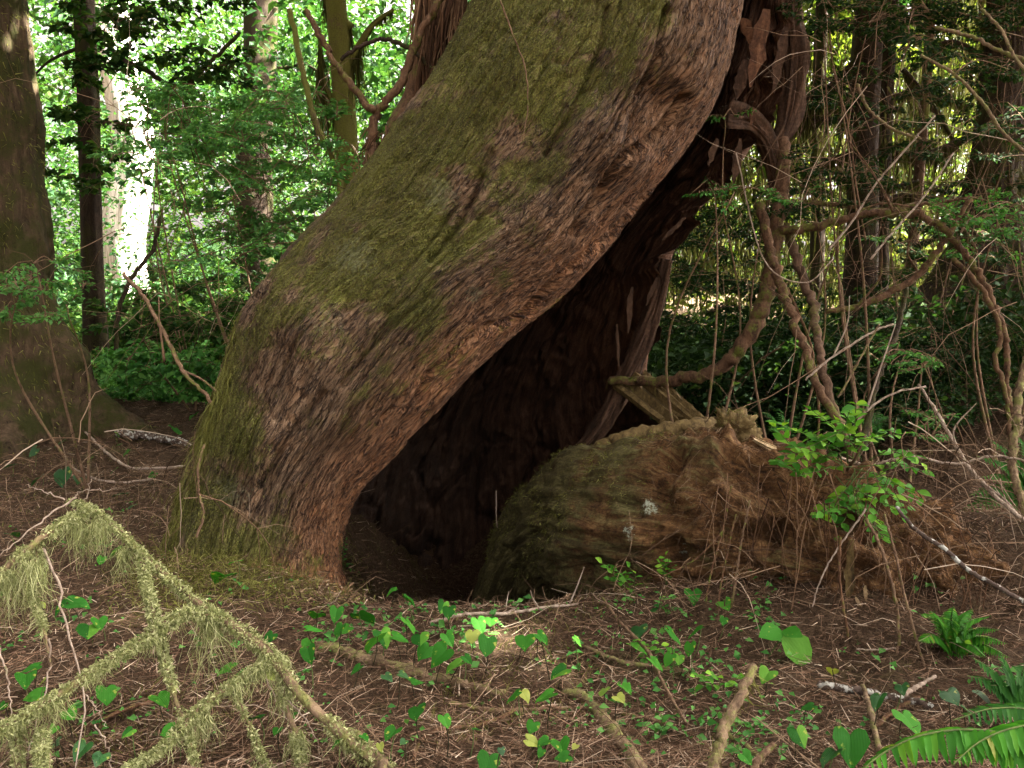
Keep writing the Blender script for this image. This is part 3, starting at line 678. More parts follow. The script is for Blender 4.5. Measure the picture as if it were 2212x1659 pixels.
# ================================================================== FALLEN LOG
def build_log():
    ns, nth = 420, 220
    C0 = UV([(1075, 1420, 4.7), (1150, 1270, 4.5), (1225, 1170, 4.25), (1320, 1134, 3.9), (1450, 1142, 3.58), (1640, 1165, 3.38), (1800, 1205, 3.22), (1980, 1285, 3.08), (2200, 1400, 2.95)], 4)
    C = smooth_line(C0, ns); q = np.linspace(0, 1, ns)
    r = np.interp(q, [0, 0.15, 0.3, 0.42, 0.55, 0.68, 0.85, 1], [0.22, 0.26, 0.31, 0.36, 0.39, 0.38, 0.33, 0.22])
    T = unit(np.gradient(C, axis=0)); Up = np.array([0, 0, 1.0]); Sd = unit(np.cross(T, Up)); Un = np.cross(Sd, T)
    th = np.linspace(0, 2 * np.pi, nth, endpoint=False)
    dirs = Sd[:, None] * np.cos(th)[None, :, None] + Un[:, None] * np.sin(th)[None, :, None]
    V = C[:, None] + dirs * (r[:, None, None] * np.array(1.0))
    arc = np.cumsum(np.linalg.norm(np.diff(C, axis=0, prepend=C[:1]), axis=1))
    gx = np.broadcast_to(arc[:, None], (ns, nth)); gy = np.broadcast_to(th[None, :] * 0.36, (ns, nth))
    wob = fbm(V * 4, 3, 12) - 0.5
    st = fbm(np.stack([gx * 2.0 + wob * 0.6, gy * 13 + wob * 1.6, gx * 0], -1), 5, 14) - 0.5
    lay = fbm(np.stack([gx * 3.5, gy * 36 + wob * 3, gx * 0], -1), 3, 16) - 0.5
    lump = fbm(V * 3.0, 4, 18) - 0.5; crumb = fbm(V * 16, 4, 19) - 0.5
    rotf = sstep(0.54, 0.66, q)[:, None]
    holes = np.clip(0.40 - fbm(V * 7, 3, 66), 0, 1)
    disp = st * 0.13 + lay * 0.03 + lump * (0.09 + 0.16 * rotf) + crumb * (0.025 + 0.15 * rotf) - holes * (0.1 + 0.6 * rotf)
    V = V + dirs * disp[..., None]
    for (u, v, Y, rr, d) in [(1690, 1350, 3.05, 0.15, -0.14), (1610, 1325, 3.1, 0.10, -0.10), (1790, 1430, 2.95, 0.09, -0.12), (1560, 1270, 3.2, 0.10, 0.05), (1200, 1150, 3.75, 0.14, -0.05), (1180, 1230, 3.6, 0.12, 0.05), (1720, 1270, 3.0, 0.12, 0.06)]:
        V = dent(V, dirs, P(u, v, Y), rr, d)
    algae = np.clip(np.interp(q, [0, 0.45, 0.55, 0.70, 1], [0.9, 0.8, 0.6, 0.15, 0.0])[:, None] * np.ones((1, nth)), 0, 1)
    lich = np.zeros((ns, nth))
    for u, v, rr in [(1400, 1090, 0.10), (1445, 1145, 0.11), (1480, 1180, 0.10), (1370, 1150, 0.09), (1460, 1210, 0.10), (1520, 1090, 0.08)]:
        lich = np.maximum(lich, 0.62 * np.exp(-(np.linalg.norm(V - P(u, v, 3.25), axis=-1) / rr) ** 2))
    log = empty('fallen_log', C0[4], 'thick rotting fallen log in front of the hollow, green to orange-brown', 'log')
    i = np.arange(ns - 1)[:, None] * nth; j = np.arange(nth)[None, :]; j2 = (j + 1) % nth
    F = np.stack([i + j, i + nth + j, i + nth + j2, i + j2], -1).reshape(-1, 4)
    Vf = np.vstack([V.reshape(-1, 3), C[0], C[-1]])
    jj = np.arange(nth); jn = (jj + 1) % nth; e = (ns - 1) * nth
    caps = np.concatenate([np.stack([jj, jn, np.full(nth, ns * nth)], -1), np.stack([e + jn, e + jj, np.full(nth, ns * nth + 1)], -1)])
    ext = lambda A: np.concatenate([A.ravel(), [0, 0]])
    g = np.vstack([np.stack([gx, gy, gx * 0], -1).reshape(-1, 3), [[0, 0, 0], [0, 0, 0]]])
    body = world_part('log_body', Vf, [F, caps], M['rot'], log, attrs={'grain': g, 'algae': ext(algae), 'lichen': ext(lich)})
    # needle and rootlet mat over the top and right end of the log
    rng = np.random.default_rng(8)
    up = dirs[..., 2]; wgt = (np.clip(up + 0.15, 0, 1) * sstep(0.56, 0.66, q)[:, None] + 0.25 * sstep(0.78, 0.92, q)[:, None] * (dirs[..., 1] < 0.5)).ravel()
    wgt = wgt / wgt.sum(); n = 6500; pick = rng.choice(len(wgt), n, p=wgt)
    Pt = V.reshape(-1, 3)[pick] + rng.normal(size=(n, 3)) * 0.01; Dn = dirs.reshape(-1, 3)[pick]
    tg = rng.normal(size=(n, 3)); tg = tg - Dn * (tg * Dn).sum(1, keepdims=True)
    sv, sf = strands(Pt + Dn * 0.008, unit(tg) + Dn * 0.15 + np.array([0, 0, -0.35]), rng.uniform(0.02, 0.09, n), rng.uniform(0.0012, 0.003, n), 2, 0.15, 0.25, rng)
    world_part('needle_mat', sv, sf, M['mat'], log, 'stuff')
    mw = (np.clip(dirs[..., 2] + 0.5, 0, 1) * (q[:, None] < 0.62) * (q[:, None] > 0.2) * (fbm(V * 5, 3, 88) > 0.5)).ravel(); mw = mw / mw.sum(); n = 7000; pick = rng.choice(len(mw), n, p=mw)
    Dn = dirs.reshape(-1, 3)[pick]
    sv, sf = strands(V.reshape(-1, 3)[pick] + rng.normal(size=(n, 3)) * 0.006, Dn + np.array([0, 0, -0.5]) + rng.normal(size=(n, 3)) * 0.6, rng.uniform(0.006, 0.02, n), rng.uniform(0.002, 0.004, n), 1, 0.3, 0.3, rng)
    world_part('moss_film', sv, sf, M['moss'], log, 'stuff')
    # drooping rootlets down the front of the right half
    A = Acc()
    for k in range(70):
        u = rng.uniform(1500, 2150); v = rng.uniform(1000, 1130) + max(0, (u - 1750) * 0.35)
        a = P(u, v, np.interp(u, [1500, 1800, 2150], [3.05, 2.86, 2.72])); ln = rng.uniform(0.1, 0.42)
        pts = [a]; d = np.array([rng.normal() * 0.35, -0.15, -0.5])
        for s_ in range(5):
            d = unit(d + np.array([rng.normal() * 0.2, rng.normal() * 0.1, -0.35])); pts.append(pts[-1] + d * ln / 5)
        A.add(*tube(np.array(pts), [rng.uniform(0.001, 0.0028), 0.0007], 4, cap=False))
    world_part('rootlets', *A.get(), M['root_hair'], log, 'stuff')
    # pale torn pieces of wood on the log's face
    for k_, (u0, v0, u1, v1, wpx, Y, mt) in enumerate([(1838, 1165, 1832, 1310, 20, 2.82, 'wood_olive'), (1868, 1265, 1872, 1300, 9, 2.78, 'wood_pale'), (1850, 1290, 1862, 1325, 8, 2.78, 'wood_pale'),
                                                       (1870, 1390, 1905, 1455, 14, 2.72, 'wood_pale'), (1730, 1415, 1738, 1450, 16, 2.8, 'wood_pale'), (1625, 1345, 1660, 1400, 24, 2.95, 'wood_olive'),
                                                       (1555, 1030, 1640, 1000, 26, 3.3, 'wood_olive')]):
        V_, F_ = splinter(P(u0, v0, Y), P(u1, v1, Y), PX(wpx, Y), 0.3, 40 + k_)
        world_part('splinter', V_, F_, M[mt], log, smooth=False)
    return log, V
LOG, LV = build_log()
def log_top(x, y):                  # highest point of the log near (x, y)
    d = (LV[..., 0] - x) ** 2 + (LV[..., 1] - y) ** 2
    m = d < 0.05 ** 2
    return float(LV[..., 2][m].max()) if m.any() else TZ(x, y)

# ================================================================== sticks, boards and broken wood
def stick(name, pl, rpx, mat, label, cat='stick', Y=None, group=None, ground=False, moss=0, nseg=8, up=0.012, sides=()):
    """one stick as a thing; pl in photo pixels; rpx radius in photo pixels at its ends"""
    if ground: pts = np.array([G(p[0], p[1], up) for p in pl])
    else: pts = np.array([P(p[0], p[1], p[2] if len(p) > 2 else (Y[0] + (Y[1] - Y[0]) * i / (len(pl) - 1))) for i, p in enumerate(pl)])
    n = max(14, 9 * len(pl)); pts = smooth_line(pts, n)
    Ym = pts[:, 1].mean(); root = empty(name, pts[0], label, cat, group)
    rr = [PX(r, Ym) for r in rpx]
    rng = np.random.default_rng(abs(hash((round(pl[0][0]), round(pl[0][1])))) % 9999)
    pts = pts + rng.normal(size=pts.shape) * rr[0] * 0.25
    stem = world_part('stem', *tube(pts, rr, nseg, 0.2, 3), mat, root)
    for s_ in sides:
        sp = np.array([P(p[0], p[1], p[2] if len(p) > 2 else Ym) for p in s_[0]])
        world_part('side_twig', *tube(smooth_line(sp, 12), [PX(s_[1], Ym), PX(s_[1] * 0.4, Ym)], 6, 0.2, 5), mat, root)
    if moss: moss_on(pts, rr, moss, root, rng)
    return root
def moss_on(pts, rr, n, root, rng, hang=0.5, long=0.07, mat='moss', short=0.012, fat=1.0):
    Cc, t = along(pts, n, rng); r = np.interp(t, np.linspace(0, 1, len(rr)), rr)
    d = unit(rng.normal(size=(n, 3))); hg = rng.uniform(size=n) < hang
    d[hg] = d[hg] * 0.8 + np.array([0, 0, -1.0])
    cl_ = vnoise(Cc * 28, 5); Ln = np.where(hg, rng.uniform(0.15, 1.0, n) ** 2 * long * (0.15 + 1.6 * cl_ ** 2), rng.uniform(0.5, 1.3, n) * short)
    if fat > 1:
        kp = vnoise(Cc * 14, 21) + 0.4 * vnoise(Cc * 50, 22) + rng.normal(size=n) * 0.08 > 0.52
        Cc, d, r, Ln, hg = Cc[kp], d[kp], r[kp], Ln[kp], hg[kp]; n = len(Cc)
    sv, sf = strands(Cc + d * (r * (0.8 + (fat > 1) * rng.uniform(0, 1.3, n) * (0.4 + vnoise(Cc * 40, 9))))[:, None], d + rng.normal(size=(n, 3)) * 0.5 * (fat > 1), Ln, rng.uniform(0.0012, 0.0028, n) * np.where(hg, 1, fat), 3, 0.3, 0.6, rng)
    return world_part('moss', sv, sf, M[mat], root, 'stuff')
def board(name, quad, Y, thick, mat, label, cat='board'):
    """flat broken board from four photo corners with its own thickness and torn ends"""
    pts = np.array([P(q[0], q[1], q[2] if len(q) > 2 else Y) for q in quad]); a, b, c, d = pts
    root = empty(name, pts.mean(0), label, cat)
    nu, nv = 14, 8; g = np.zeros((nu, nv, 3)); rng = np.random.default_rng(int(quad[0][0]))
    nrm = unit(np.cross(b - a, d - a)); nrm = -nrm if nrm[1] > 0 else nrm
    for i in range(nu):
        for j in range(nv):
            f, h = i / (nu - 1), j / (nv - 1)
            g[i, j] = (a * (1 - f) + b * f) * (1 - h) + (d * (1 - f) + c * f) * h
    L0 = np.linalg.norm(b - a)
    g[0] -= unit(b - a) * rng.uniform(-0.06, 0.06, (nv, 1)) * L0; g[-1] += unit(b - a) * rng.uniform(-0.08, 0.08, (nv, 1)) * L0
    rel = rng.normal(size=(1, nv, 1)) * thick * 0.3 + rng.normal(size=(nu, nv, 1)) * thick * 0.06
    top = g + nrm * (thick / 2 + rel); bot = g - nrm * thick / 2
    V = np.concatenate([top.reshape(-1, 3), bot.reshape(-1, 3)]); o = nu * nv
    i = np.arange(nu - 1)[:, None] * nv + np.arange(nv - 1)[None, :]
    F = np.stack([i, i + 1, i + nv + 1, i + nv], -1).reshape(-1, 4); Fs = [F, F[:, ::-1] + o]
    ring = [k for k in range(nv)] + [k * nv + nv - 1 for k in range(1, nu)] + [(nu - 1) * nv + k for k in range(nv - 2, -1, -1)] + [k * nv for k in range(nu - 2, 0, -1)]
    ring = np.array(ring); r2 = np.roll(ring, -1)
    Fs.append(np.stack([r2, ring, ring + o, r2 + o], -1))
    world_part('board_body', V, [np.concatenate(Fs)], mat, root, smooth=False)
    return root
board('broken_board', [(1392, 802, 4.65), (1500, 905, 4.35), (1430, 915, 4.3), (1318, 830, 4.6)], 4.4, 0.03, M['wood_olive'], 'wide slab of split wood leaning behind the fallen log')
board('broken_board', [(1440, 838, 4.5), (1523, 912, 4.3), (1500, 920, 4.28), (1395, 830, 4.5)], 4.4, 0.03, M['wood_olive'], 'narrow split board on the right edge of the wide leaning slab')
board('broken_board', [(1500, 935, 3.5), (1570, 968, 3.35), (1562, 975, 3.35), (1492, 946, 3.5)], 3.4, 0.02, M['wood_pale'], 'pale wood splinter on the log beside the rotten stump knot')
board('broken_board', [(1632, 945, 3.32), (1678, 965, 3.28), (1664, 978, 3.26), (1628, 955, 3.32)], 3.3, 0.02, M['wood_pale'], 'short pale broken stake at the foot of the rotten stump knot')
stick('mossy_log', [(1258, 988, 4.0), (1310, 962, 3.9), (1400, 940, 3.85), (1500, 920, 3.8), (1560, 912, 3.9)], [8, 22, 18, 14], M['wood_olive'], 'tapered olive length of dead wood resting along the top of the log', 'branch', nseg=14)
def rotten_knot():
    c = P(1590, 930, 3.4); root = empty('rotten_stump_knot', P(1590, 975, 3.4), 'crumbling mossy stump knot standing on top of the fallen log', 'stump')
    n = 60; th, ph = np.meshgrid(np.linspace(0, 2 * np.pi, n, endpoint=False), np.linspace(0.02, np.pi - 0.02, n // 2))
    d = np.stack([np.sin(ph) * np.cos(th), np.sin(ph) * np.sin(th), np.cos(ph)], -1)
    r = 1 + (fbm(d * 2.3 + 3, 4, 2) - 0.5) * 1.5 + 0.35 * np.exp(-((d[..., 0] + 0.5) ** 2 + (d[..., 2] - 0.8) ** 2) * 8)
    cell = 1 - np.abs(fbm(d * 5, 2, 8) * 2 - 1)
    r = r - cell ** 4 * 0.45
    V = c + d * r[..., None] * np.array([0.085, 0.07, 0.075])
    m = n // 2; i = np.arange(m - 1)[:, None] * n; j = np.arange(n)[None, :]
    F = np.stack([i + j, i + n + j, i + n + (j + 1) % n, i + (j + 1) % n], -1).reshape(-1, 4)
    world_part('knot', V.reshape(-1, 3), F, M['wood_olive'], root)
    rng = np.random.default_rng(3); up = d[..., 2].ravel() > 0.2; pk = rng.choice(np.where(up)[0], 900)
    world_part('moss', *strands(V.reshape(-1, 3)[pk], d.reshape(-1, 3)[pk] + rng.normal(size=(900, 3)) * .4, 0.008, 0.002, 1), M['moss'], root, 'stuff')
rotten_knot()

# ------------------------------------------------------------------ sticks on the ground, as placed in the photograph
GS = 'sticks lying on the forest floor'
stick('fallen_stick', [(1218, 1492), (1265, 1510), (1310, 1560), (1345, 1610), (1385, 1665)], [10, 16, 15], M['twig_moss'], 'thick mossy broken stick slanting down to the bottom edge, centre right', ground=True, up=0.02, group=GS, moss=900)
stick('fallen_stick', [(970, 1518), (1060, 1535), (1150, 1533), (1270, 1530), (1400, 1552), (1460, 1570)], [6, 5, 4], M['twig'], 'long thin brown stick lying level above the thick mossy stick', ground=True, group=GS)
stick('fallen_stick', [(1115, 1535), (1040, 1565), (950, 1575), (910, 1600), (893, 1640)], [5, 4], M['twig_red'], 'curved reddish twig bending down from the level brown stick', ground=True, group=GS)
stick('fallen_stick', [(690, 1395), (770, 1415), (860, 1440), (960, 1470), (1085, 1498)], [14, 13, 11, 9], M['twig_moss'], 'half-buried mossy stick with a sawn dark end below the heart leaves', ground=True, up=0.005, group=GS, moss=500)
stick('fallen_stick', [(930, 1345), (1000, 1327), (1090, 1325), (1180, 1312), (1250, 1305)], [3.5, 4, 2.5], M['twig_pale'], 'pale twig lying along the front lip of the hollow', ground=True, up=0.03, group=GS,
      sides=[([(1165, 1315), (1150, 1290), (1146, 1275)], 2.0), ([(1230, 1305), (1245, 1270), (1262, 1225)], 2.0), ([(1090, 1325), (1110, 1315), (1120, 1305)], 2)])
stick('fallen_stick', [(218, 920), (270, 938), (340, 945), (415, 962)], [10, 9, 7], M['twig_lichen'], 'grey-white lichened pole lying beside the left tree base', ground=True, up=0.03, group=GS)
stick('fallen_stick', [(185, 935), (240, 985), (280, 1010), (330, 1012), (400, 1008)], [2.5, 3], M['twig_pale'], 'thin pale twig curving below the lichened pole', ground=True, up=0.05, group=GS)
stick('fallen_stick', [(150, 1008), (210, 1035), (260, 1042), (330, 1035)], [2.2, 2.2], M['twig_pale'], 'thin pale twig above the tip of the mossy dead branch', ground=True, up=0.05, group=GS)
stick('fallen_stick', [(1768, 1478), (1850, 1492), (1930, 1506), (2010, 1522)], [9, 9, 7], M['twig_lichen'], 'dark stick spotted with white lichen below the log end', ground=True, up=0.02, group=GS)
stick('fallen_stick', [(1862, 1480), (1880, 1530), (1888, 1570), (1900, 1620)], [5, 7, 6], M['twig_moss'], 'grey leaning stick crossing the white-spotted stick', ground=True, up=0.04, group=GS)
stick('fallen_stick', [(1955, 1500), (1990, 1478), (2022, 1460)], [5, 4], M['twig_pale'], 'short pale broken stick pointing up right of the spotted stick', ground=True, up=0.05, group=GS)
stick('fallen_stick', [(1890, 1570), (1940, 1530), (1985, 1505)], [5, 4], M['twig_red'], 'reddish stick under the white-spotted stick', ground=True, up=0.015, group=GS)
stick('fallen_stick', [(1630, 1440, 1.9), (1600, 1500, 1.85), (1565, 1570, 1.8), (1545, 1640, 1.75), (1520, 1720, 1.7)], [10, 13, 14], M['twig_moss'], 'upright mossy stick standing at the bottom edge, broken orange tip', group=GS, moss=500)
stick('fallen_stick', [(1672, 1608, 1.62), (1640, 1640, 1.6), (1610, 1690, 1.58)], [7, 9], M['twig'], 'short brown stick end poking in at the bottom edge', group=GS)
stick('fallen_stick', [(1570, 1585), (1610, 1610), (1650, 1645)], [5, 6], M['twig_moss'], 'short mossy stick between the two poking sticks at the bottom', ground=True, up=0.02, group=GS)
stick('fallen_stick', [(760, 1585), (800, 1620), (835, 1665)], [13, 15], M['twig_moss'], 'stout moss-covered stick end at the bottom edge, centre left', ground=True, up=0.04, group=GS, moss=500)
stick('fallen_stick', [(1300, 1290), (1345, 1350), (1395, 1400), (1430, 1470), (1480, 1560)], [3, 4, 3], M['twig'], 'slender twig leaning down across the litter right of the hollow', ground=True, up=0.06, group=GS)
stick('fallen_stick', [(1240, 1385), (1330, 1425), (1420, 1440), (1480, 1450)], [4, 5, 4], M['twig_moss'], 'short mossy stick among leaves right of centre', ground=True, up=0.02, group=GS)
stick('fallen_stick', [(180, 1570), (280, 1530), (380, 1500)], [5, 4], M['twig_red'], 'brown twig on the litter under the mossy dead branch', ground=True, up=0.02, group=GS)

# ================================================================== FOREGROUND MOSSY DEAD BRANCH
def dead_branch():
    rng = np.random.default_rng(21)
    root = empty('mossy_dead_branch', G(860, 1700), 'dead forked branch thick with pale hanging moss, bottom left foreground', 'branch')
    main = [(150, 1082, 2.3), (205, 1102, 2.28), (290, 1180, 2.24), (400, 1280, 2.18), (500, 1350, 2.12), (582, 1412, 2.06), (640, 1490, 2.0), (720, 1570, 1.94), (830, 1659, 1.88), (900, 1730, 1.84)]
    parts = [('main_stem', main, [5, 8, 12, 14, 16], 3000, 0.5, 0.06),
             ('side_branch', [(200, 1100, 2.28), (130, 1135, 2.22), (60, 1185, 2.15), (0, 1240, 2.1), (-60, 1290, 2.05)], [8, 9, 8], 3000, 0.62, 0.12),
             ('side_branch', [(305, 1195, 2.22), (322, 1285, 2.15), (350, 1400, 2.08), (378, 1500, 2.0), (412, 1610, 1.93), (432, 1690, 1.9)], [9, 9, 6, 4], 3000, 0.3, 0.045),
             ('side_branch', [(485, 1335, 2.13), (400, 1325, 2.08), (300, 1390, 2.02), (200, 1452, 1.96), (100, 1520, 1.9), (-10, 1585, 1.84)], [10, 11, 10, 9], 3400, 0.42, 0.06),
             ('side_branch', [(590, 1425, 2.05), (500, 1480, 2.0), (420, 1540, 1.95), (350, 1615, 1.9), (270, 1665, 1.86)], [8, 9, 8], 2600, 0.45, 0.06),
             ('side_branch', [(608, 1440, 2.04), (618, 1520, 2.0), (640, 1590, 1.97), (660, 1680, 1.93)], [6, 8, 7], 2000, 0.6, 0.09),
             ('side_branch', [(505, 1490, 2.0), (540, 1570, 1.97), (580, 1670, 1.93)], [4, 4, 3], 700, 0.6, 0.06),
             ('side_branch', [(85, 1170, 2.2), (70, 1270, 2.12), (95, 1360, 2.05), (110, 1440, 2.0)], [5, 5, 3], 1200, 0.6, 0.07),
             ('side_branch', [(40, 1660, 1.85), (38, 1610, 1.87), (35, 1575, 1.9)], [8, 8, 5], 500, 0.5, 0.04),
             ('side_branch', [(90, 1680, 1.82), (90, 1620, 1.85), (92, 1580, 1.88)], [12, 13, 9], 900, 0.3, 0.03)]
    for nm, pl, rp, n, hang, lg in parts:
        pts = smooth_line(UV(pl, 2), 40); Ym = pts[:, 1].mean(); rr = [PX(r * 0.8, Ym) for r in rp]
        pts[1:-1] += rng.normal(size=(38, 3)) * rr[0] * 0.15
        st = world_part(nm, *tube(pts, rr, 10, 0.35, 9), M['twig_moss'], root)
        moss_on(pts, rr, int(n * 2.6), st, rng, hang * 0.22, lg * 1.2, 'moss_pale', 0.011, 2.4)
        if hang > 0.4:       # a few dense hanging beards
            for k in range(max(1, int(n / 1100))):
                c, _ = along(pts, 1, rng); m = 150
                cc = c + rng.normal(size=(m, 3)) * np.array([0.012, 0.012, 0.006])
                world_part('moss_beard', *strands(cc, np.array([[0, 0, -1.0]]) + rng.normal(size=(m, 3)) * 0.4, rng.uniform(0.15, 1.0, m) ** 1.5 * rng.uniform(0.05, 0.14), rng.uniform(0.0012, 0.0024, m), 5, 0.35, 0.5, rng), M['moss_pale'], st, 'stuff')
    # beards seen hanging in the photograph
    for u, v, Y, wpx, lpx in [(450, 1340, 2.12, 26, 190), (180, 1140, 2.25, 34, 110), (215, 1130, 2.25, 20, 90), (265, 1190, 2.23, 12, 90), (440, 1545, 1.97, 26, 110), (640, 1590, 1.97, 18, 90), (70, 1220, 2.1, 26, 130), (20, 1240, 2.1, 22, 150), (600, 1420, 2.05, 20, 70)]:
        m = 210; cc = P(u, v, Y) + rng.normal(size=(m, 3)) * np.array([PX(wpx, Y) * 0.5, 0.012, 0.006])
        world_part('moss_beard', *strands(cc, np.array([[0, 0, -1.0]]) + rng.normal(size=(m, 3)) * 0.4, rng.uniform(0.2, 1.05, m) ** 1.4 * PX(lpx, Y), rng.uniform(0.0012, 0.0024, m), 6, 0.4, 0.45, rng), M['moss_pale'], root, 'stuff')
    for pl, r in [([(165, 1074, 2.3), (90, 1125, 2.22), (0, 1200, 2.12)], 3), ([(95, 1185, 2.18), (130, 1280, 2.1), (150, 1380, 2.0), (183, 1500, 1.93), (175, 1590, 1.9), (160, 1680, 1.86)], 4),
                  ([(183, 1500, 1.93), (215, 1540, 1.9), (230, 1570, 1.9)], 2), ([(205, 1565, 1.9), (235, 1620, 1.88), (240, 1670, 1.86)], 2.5), ([(0, 1400, 2.0), (18, 1480, 1.95), (28, 1570, 1.9)], 3),
                  ([(105, 1380, 2.02), (110, 1440, 2), (85, 1540, 1.93), (60, 1640, 1.88)], 3), ([(140, 1080, 2.3), (90, 1060, 2.32), (55, 1048, 2.34)], 2), ([(160, 1075, 2.3), (185, 1060, 2.3), (255, 1058, 2.3)], 1.6),
                  ([(185, 1085, 2.3), (192, 1055, 2.3), (196, 1035, 2.3)], 2), ([(560, 1430, 2.05), (600, 1520, 2), (645, 1600, 1.97)], 2), ([(620, 1510, 2.0), (665, 1560, 1.97), (700, 1640, 1.94)], 2.2)]:
        pts = smooth_line(UV(pl, 2), 18); Ym = pts[:, 1].mean()
        pts[1:-1] += rng.normal(size=(16, 3)) * 0.002
        world_part('bare_twig', *tube(pts, [PX(r * 0.8, Ym), PX(r * 0.35, Ym)], 6, 0.2, 4), M['twig_pale'], root)
dead_branch()

# ================================================================== LITTER (uncountable)
def build_litter():
    rng = np.random.default_rng(33)
    n = 100000
    Y = 1.6 + (rng.uniform(0, 1, n) ** 1.9) * 6.5; X = rng.uniform(-0.66, 0.66, n) * (Y + 0.35)
    Z = terrain(X, Y) + rng.uniform(0.0, 0.022, n)
    d = rng.normal(size=(n, 3)); d[:, 2] *= 0.22
    V, F = strands(np.stack([X, Y, Z], -1), d, rng.uniform(0.015, 0.075, n), rng.uniform(0.0012, 0.0032, n), 1, 0, 0.2, rng)
    tag(world_part('needle_litter', V, F, M['litter'], kind='stuff'), 'reddish brown fallen needles and stalks covering the forest floor', 'litter')
    A = Acc()
    YY = 1.6 + rng.uniform(size=1900) ** 1.7 * 5.5; XX = rng.uniform(-0.64, 0.64, 1900) * (YY + 0.3); ZZ = terrain(XX, YY)
    for k in range(1900):
        Yk, Xk = YY[k], XX[k]; a = rng.uniform(0, 2 * np.pi)
        z = ZZ[k] + 0.012; ln = rng.uniform(0.08, 0.30); pts = []
        for s_ in range(4):
            f = s_ / 3; pts.append([Xk + math.cos(a) * ln * f + rng.normal() * 0.008, Yk + math.sin(a) * ln * f + rng.normal() * 0.008, z + f * abs(rng.normal()) * 0.03 + rng.uniform(0, 0.012)])
        A.add(*tube(np.array(pts), [rng.uniform(0.0008, 0.0012 + 0.0022 * rng.uniform() ** 3), 0.0006], 5, cap=False))
    tag(world_part('twig_litter', *A.get(), M['litter_twig'], kind='stuff'), 'fine dead twigs scattered through the needle litter', 'twigs')
    # bits of green moss and tiny plants in the litter
    n = 30000; Y = 1.8 + rng.uniform(0, 1, n) ** 1.6 * 4.5; X = rng.uniform(-0.62, 0.62, n) * (Y + 0.2)
    k = fbm(np.stack([X, Y, X * 0], -1) * 2.2, 3, 55) > 0.53; X, Y = X[k], Y[k]; n = len(X)
    V, F = strands(np.stack([X, Y, terrain(X, Y)], -1), rng.normal(size=(n, 3)) * 0.5 + np.array([0, 0, 0.8]), rng.uniform(0.015, 0.045, n), rng.uniform(0.0015, 0.003, n), 2, 0.1, 0.3, rng)
    tag(world_part('moss_carpet', V, F, M['moss'], kind='stuff'), 'low green moss tufts in the needle litter', 'moss')
    # wood chips at the trunk foot
    n = 1300; a = rng.uniform(0, 1, n)
    U = rng.normal(700, 45, n); Vv = rng.normal(1270, 30, n)
    pts = np.array([G(u, min(v, 1335), 0.012) for u, v in zip(U[:60], Vv[:60])]); pts = pts[rng.integers(0, 60, n)] + rng.normal(size=(n, 3)) * np.array([0.05, 0.05, 0.008])
    V, F = strands(pts, rng.normal(size=(n, 3)) * np.array([1, 1, 0.3]), rng.uniform(0.015, 0.05, n), rng.uniform(0.003, 0.009, n), 1, 0, 0.1, rng)
    tag(world_part('bark_chips', V, F, M['litter_twig'], kind='stuff'), 'pale bark chips heaped at the foot of the leaning trunk', 'bark chips')
build_litter()

def ground_greens():
    rng = np.random.default_rng(52); C, D, N, L_ = [], [], [], []
    for k in range(250):
        u, v = (rng.uniform(640, 1180), rng.uniform(1315, 1420)) if k < 45 else (rng.uniform(1230, 1720), rng.uniform(1330, 1659)) if k < 120 else (rng.uniform(0, 700), rng.uniform(1100, 1659)) if k < 190 else (rng.uniform(640, 2212), rng.uniform(1330, 1659))
        d_ = ray(u, v); y = -CAM_H / d_[2] * d_[1]; x = d_[0] / d_[1] * y; m = int(rng.integers(2, 9)); s_ = rng.uniform(0.008, 0.028)
        p = np.stack([x + rng.normal(size=m) * 0.03, y + rng.normal(size=m) * 0.04, np.zeros(m)], -1); p[:, 2] = terrain(p[:, 0], p[:, 1]) + rng.uniform(0.01, 0.05, m)
        C.append(p); D.append(rng.normal(size=(m, 3)) * np.array([1, 1, 0.3])); N.append(np.array([0, -0.4, 1.0]) + rng.normal(size=(m, 3)) * 0.35); L_.append(np.full(m, s_) * rng.uniform(0.7, 1.3, m))
    C, D, N, L_ = map(np.concatenate, (C, D, N, L_))
    tag(world_part('ground_greens', *leaves(C, D, N, L_, L_ * 0.7), M['shade_leaf'], kind='stuff'), 'tiny green leaves sprouting through the needle litter', 'ground cover')
ground_greens()
def foot_debris():
    rng = np.random.default_rng(44); n = 5200
    u = rng.uniform(330, 760, n); v = 1165 + 150 * rng.uniform(size=n) ** 0.8
    gx_ = np.array([G(a_, 1200 + 20 * k_, 0.0) for k_ in range(6) for a_ in np.linspace(320, 760, 12)])
    c = gx_[rng.integers(0, len(gx_), n)] + rng.normal(size=(n, 3)) * np.array([0.06, 0.09, 0.0]); c[:, 2] = terrain(c[:, 0], c[:, 1]) + rng.uniform(0, 0.05, n)
    tag(world_part('moss_heap', *strands(c, rng.normal(size=(n, 3)) * 0.7 + np.array([0, 0, 0.5]), rng.uniform(0.02, 0.07, n), rng.uniform(0.0015, 0.003, n), 2, 0.3, 0.4, rng), M['moss'], kind='stuff'), 'moss and debris heaped against the foot of the leaning trunk', 'moss')
foot_debris()
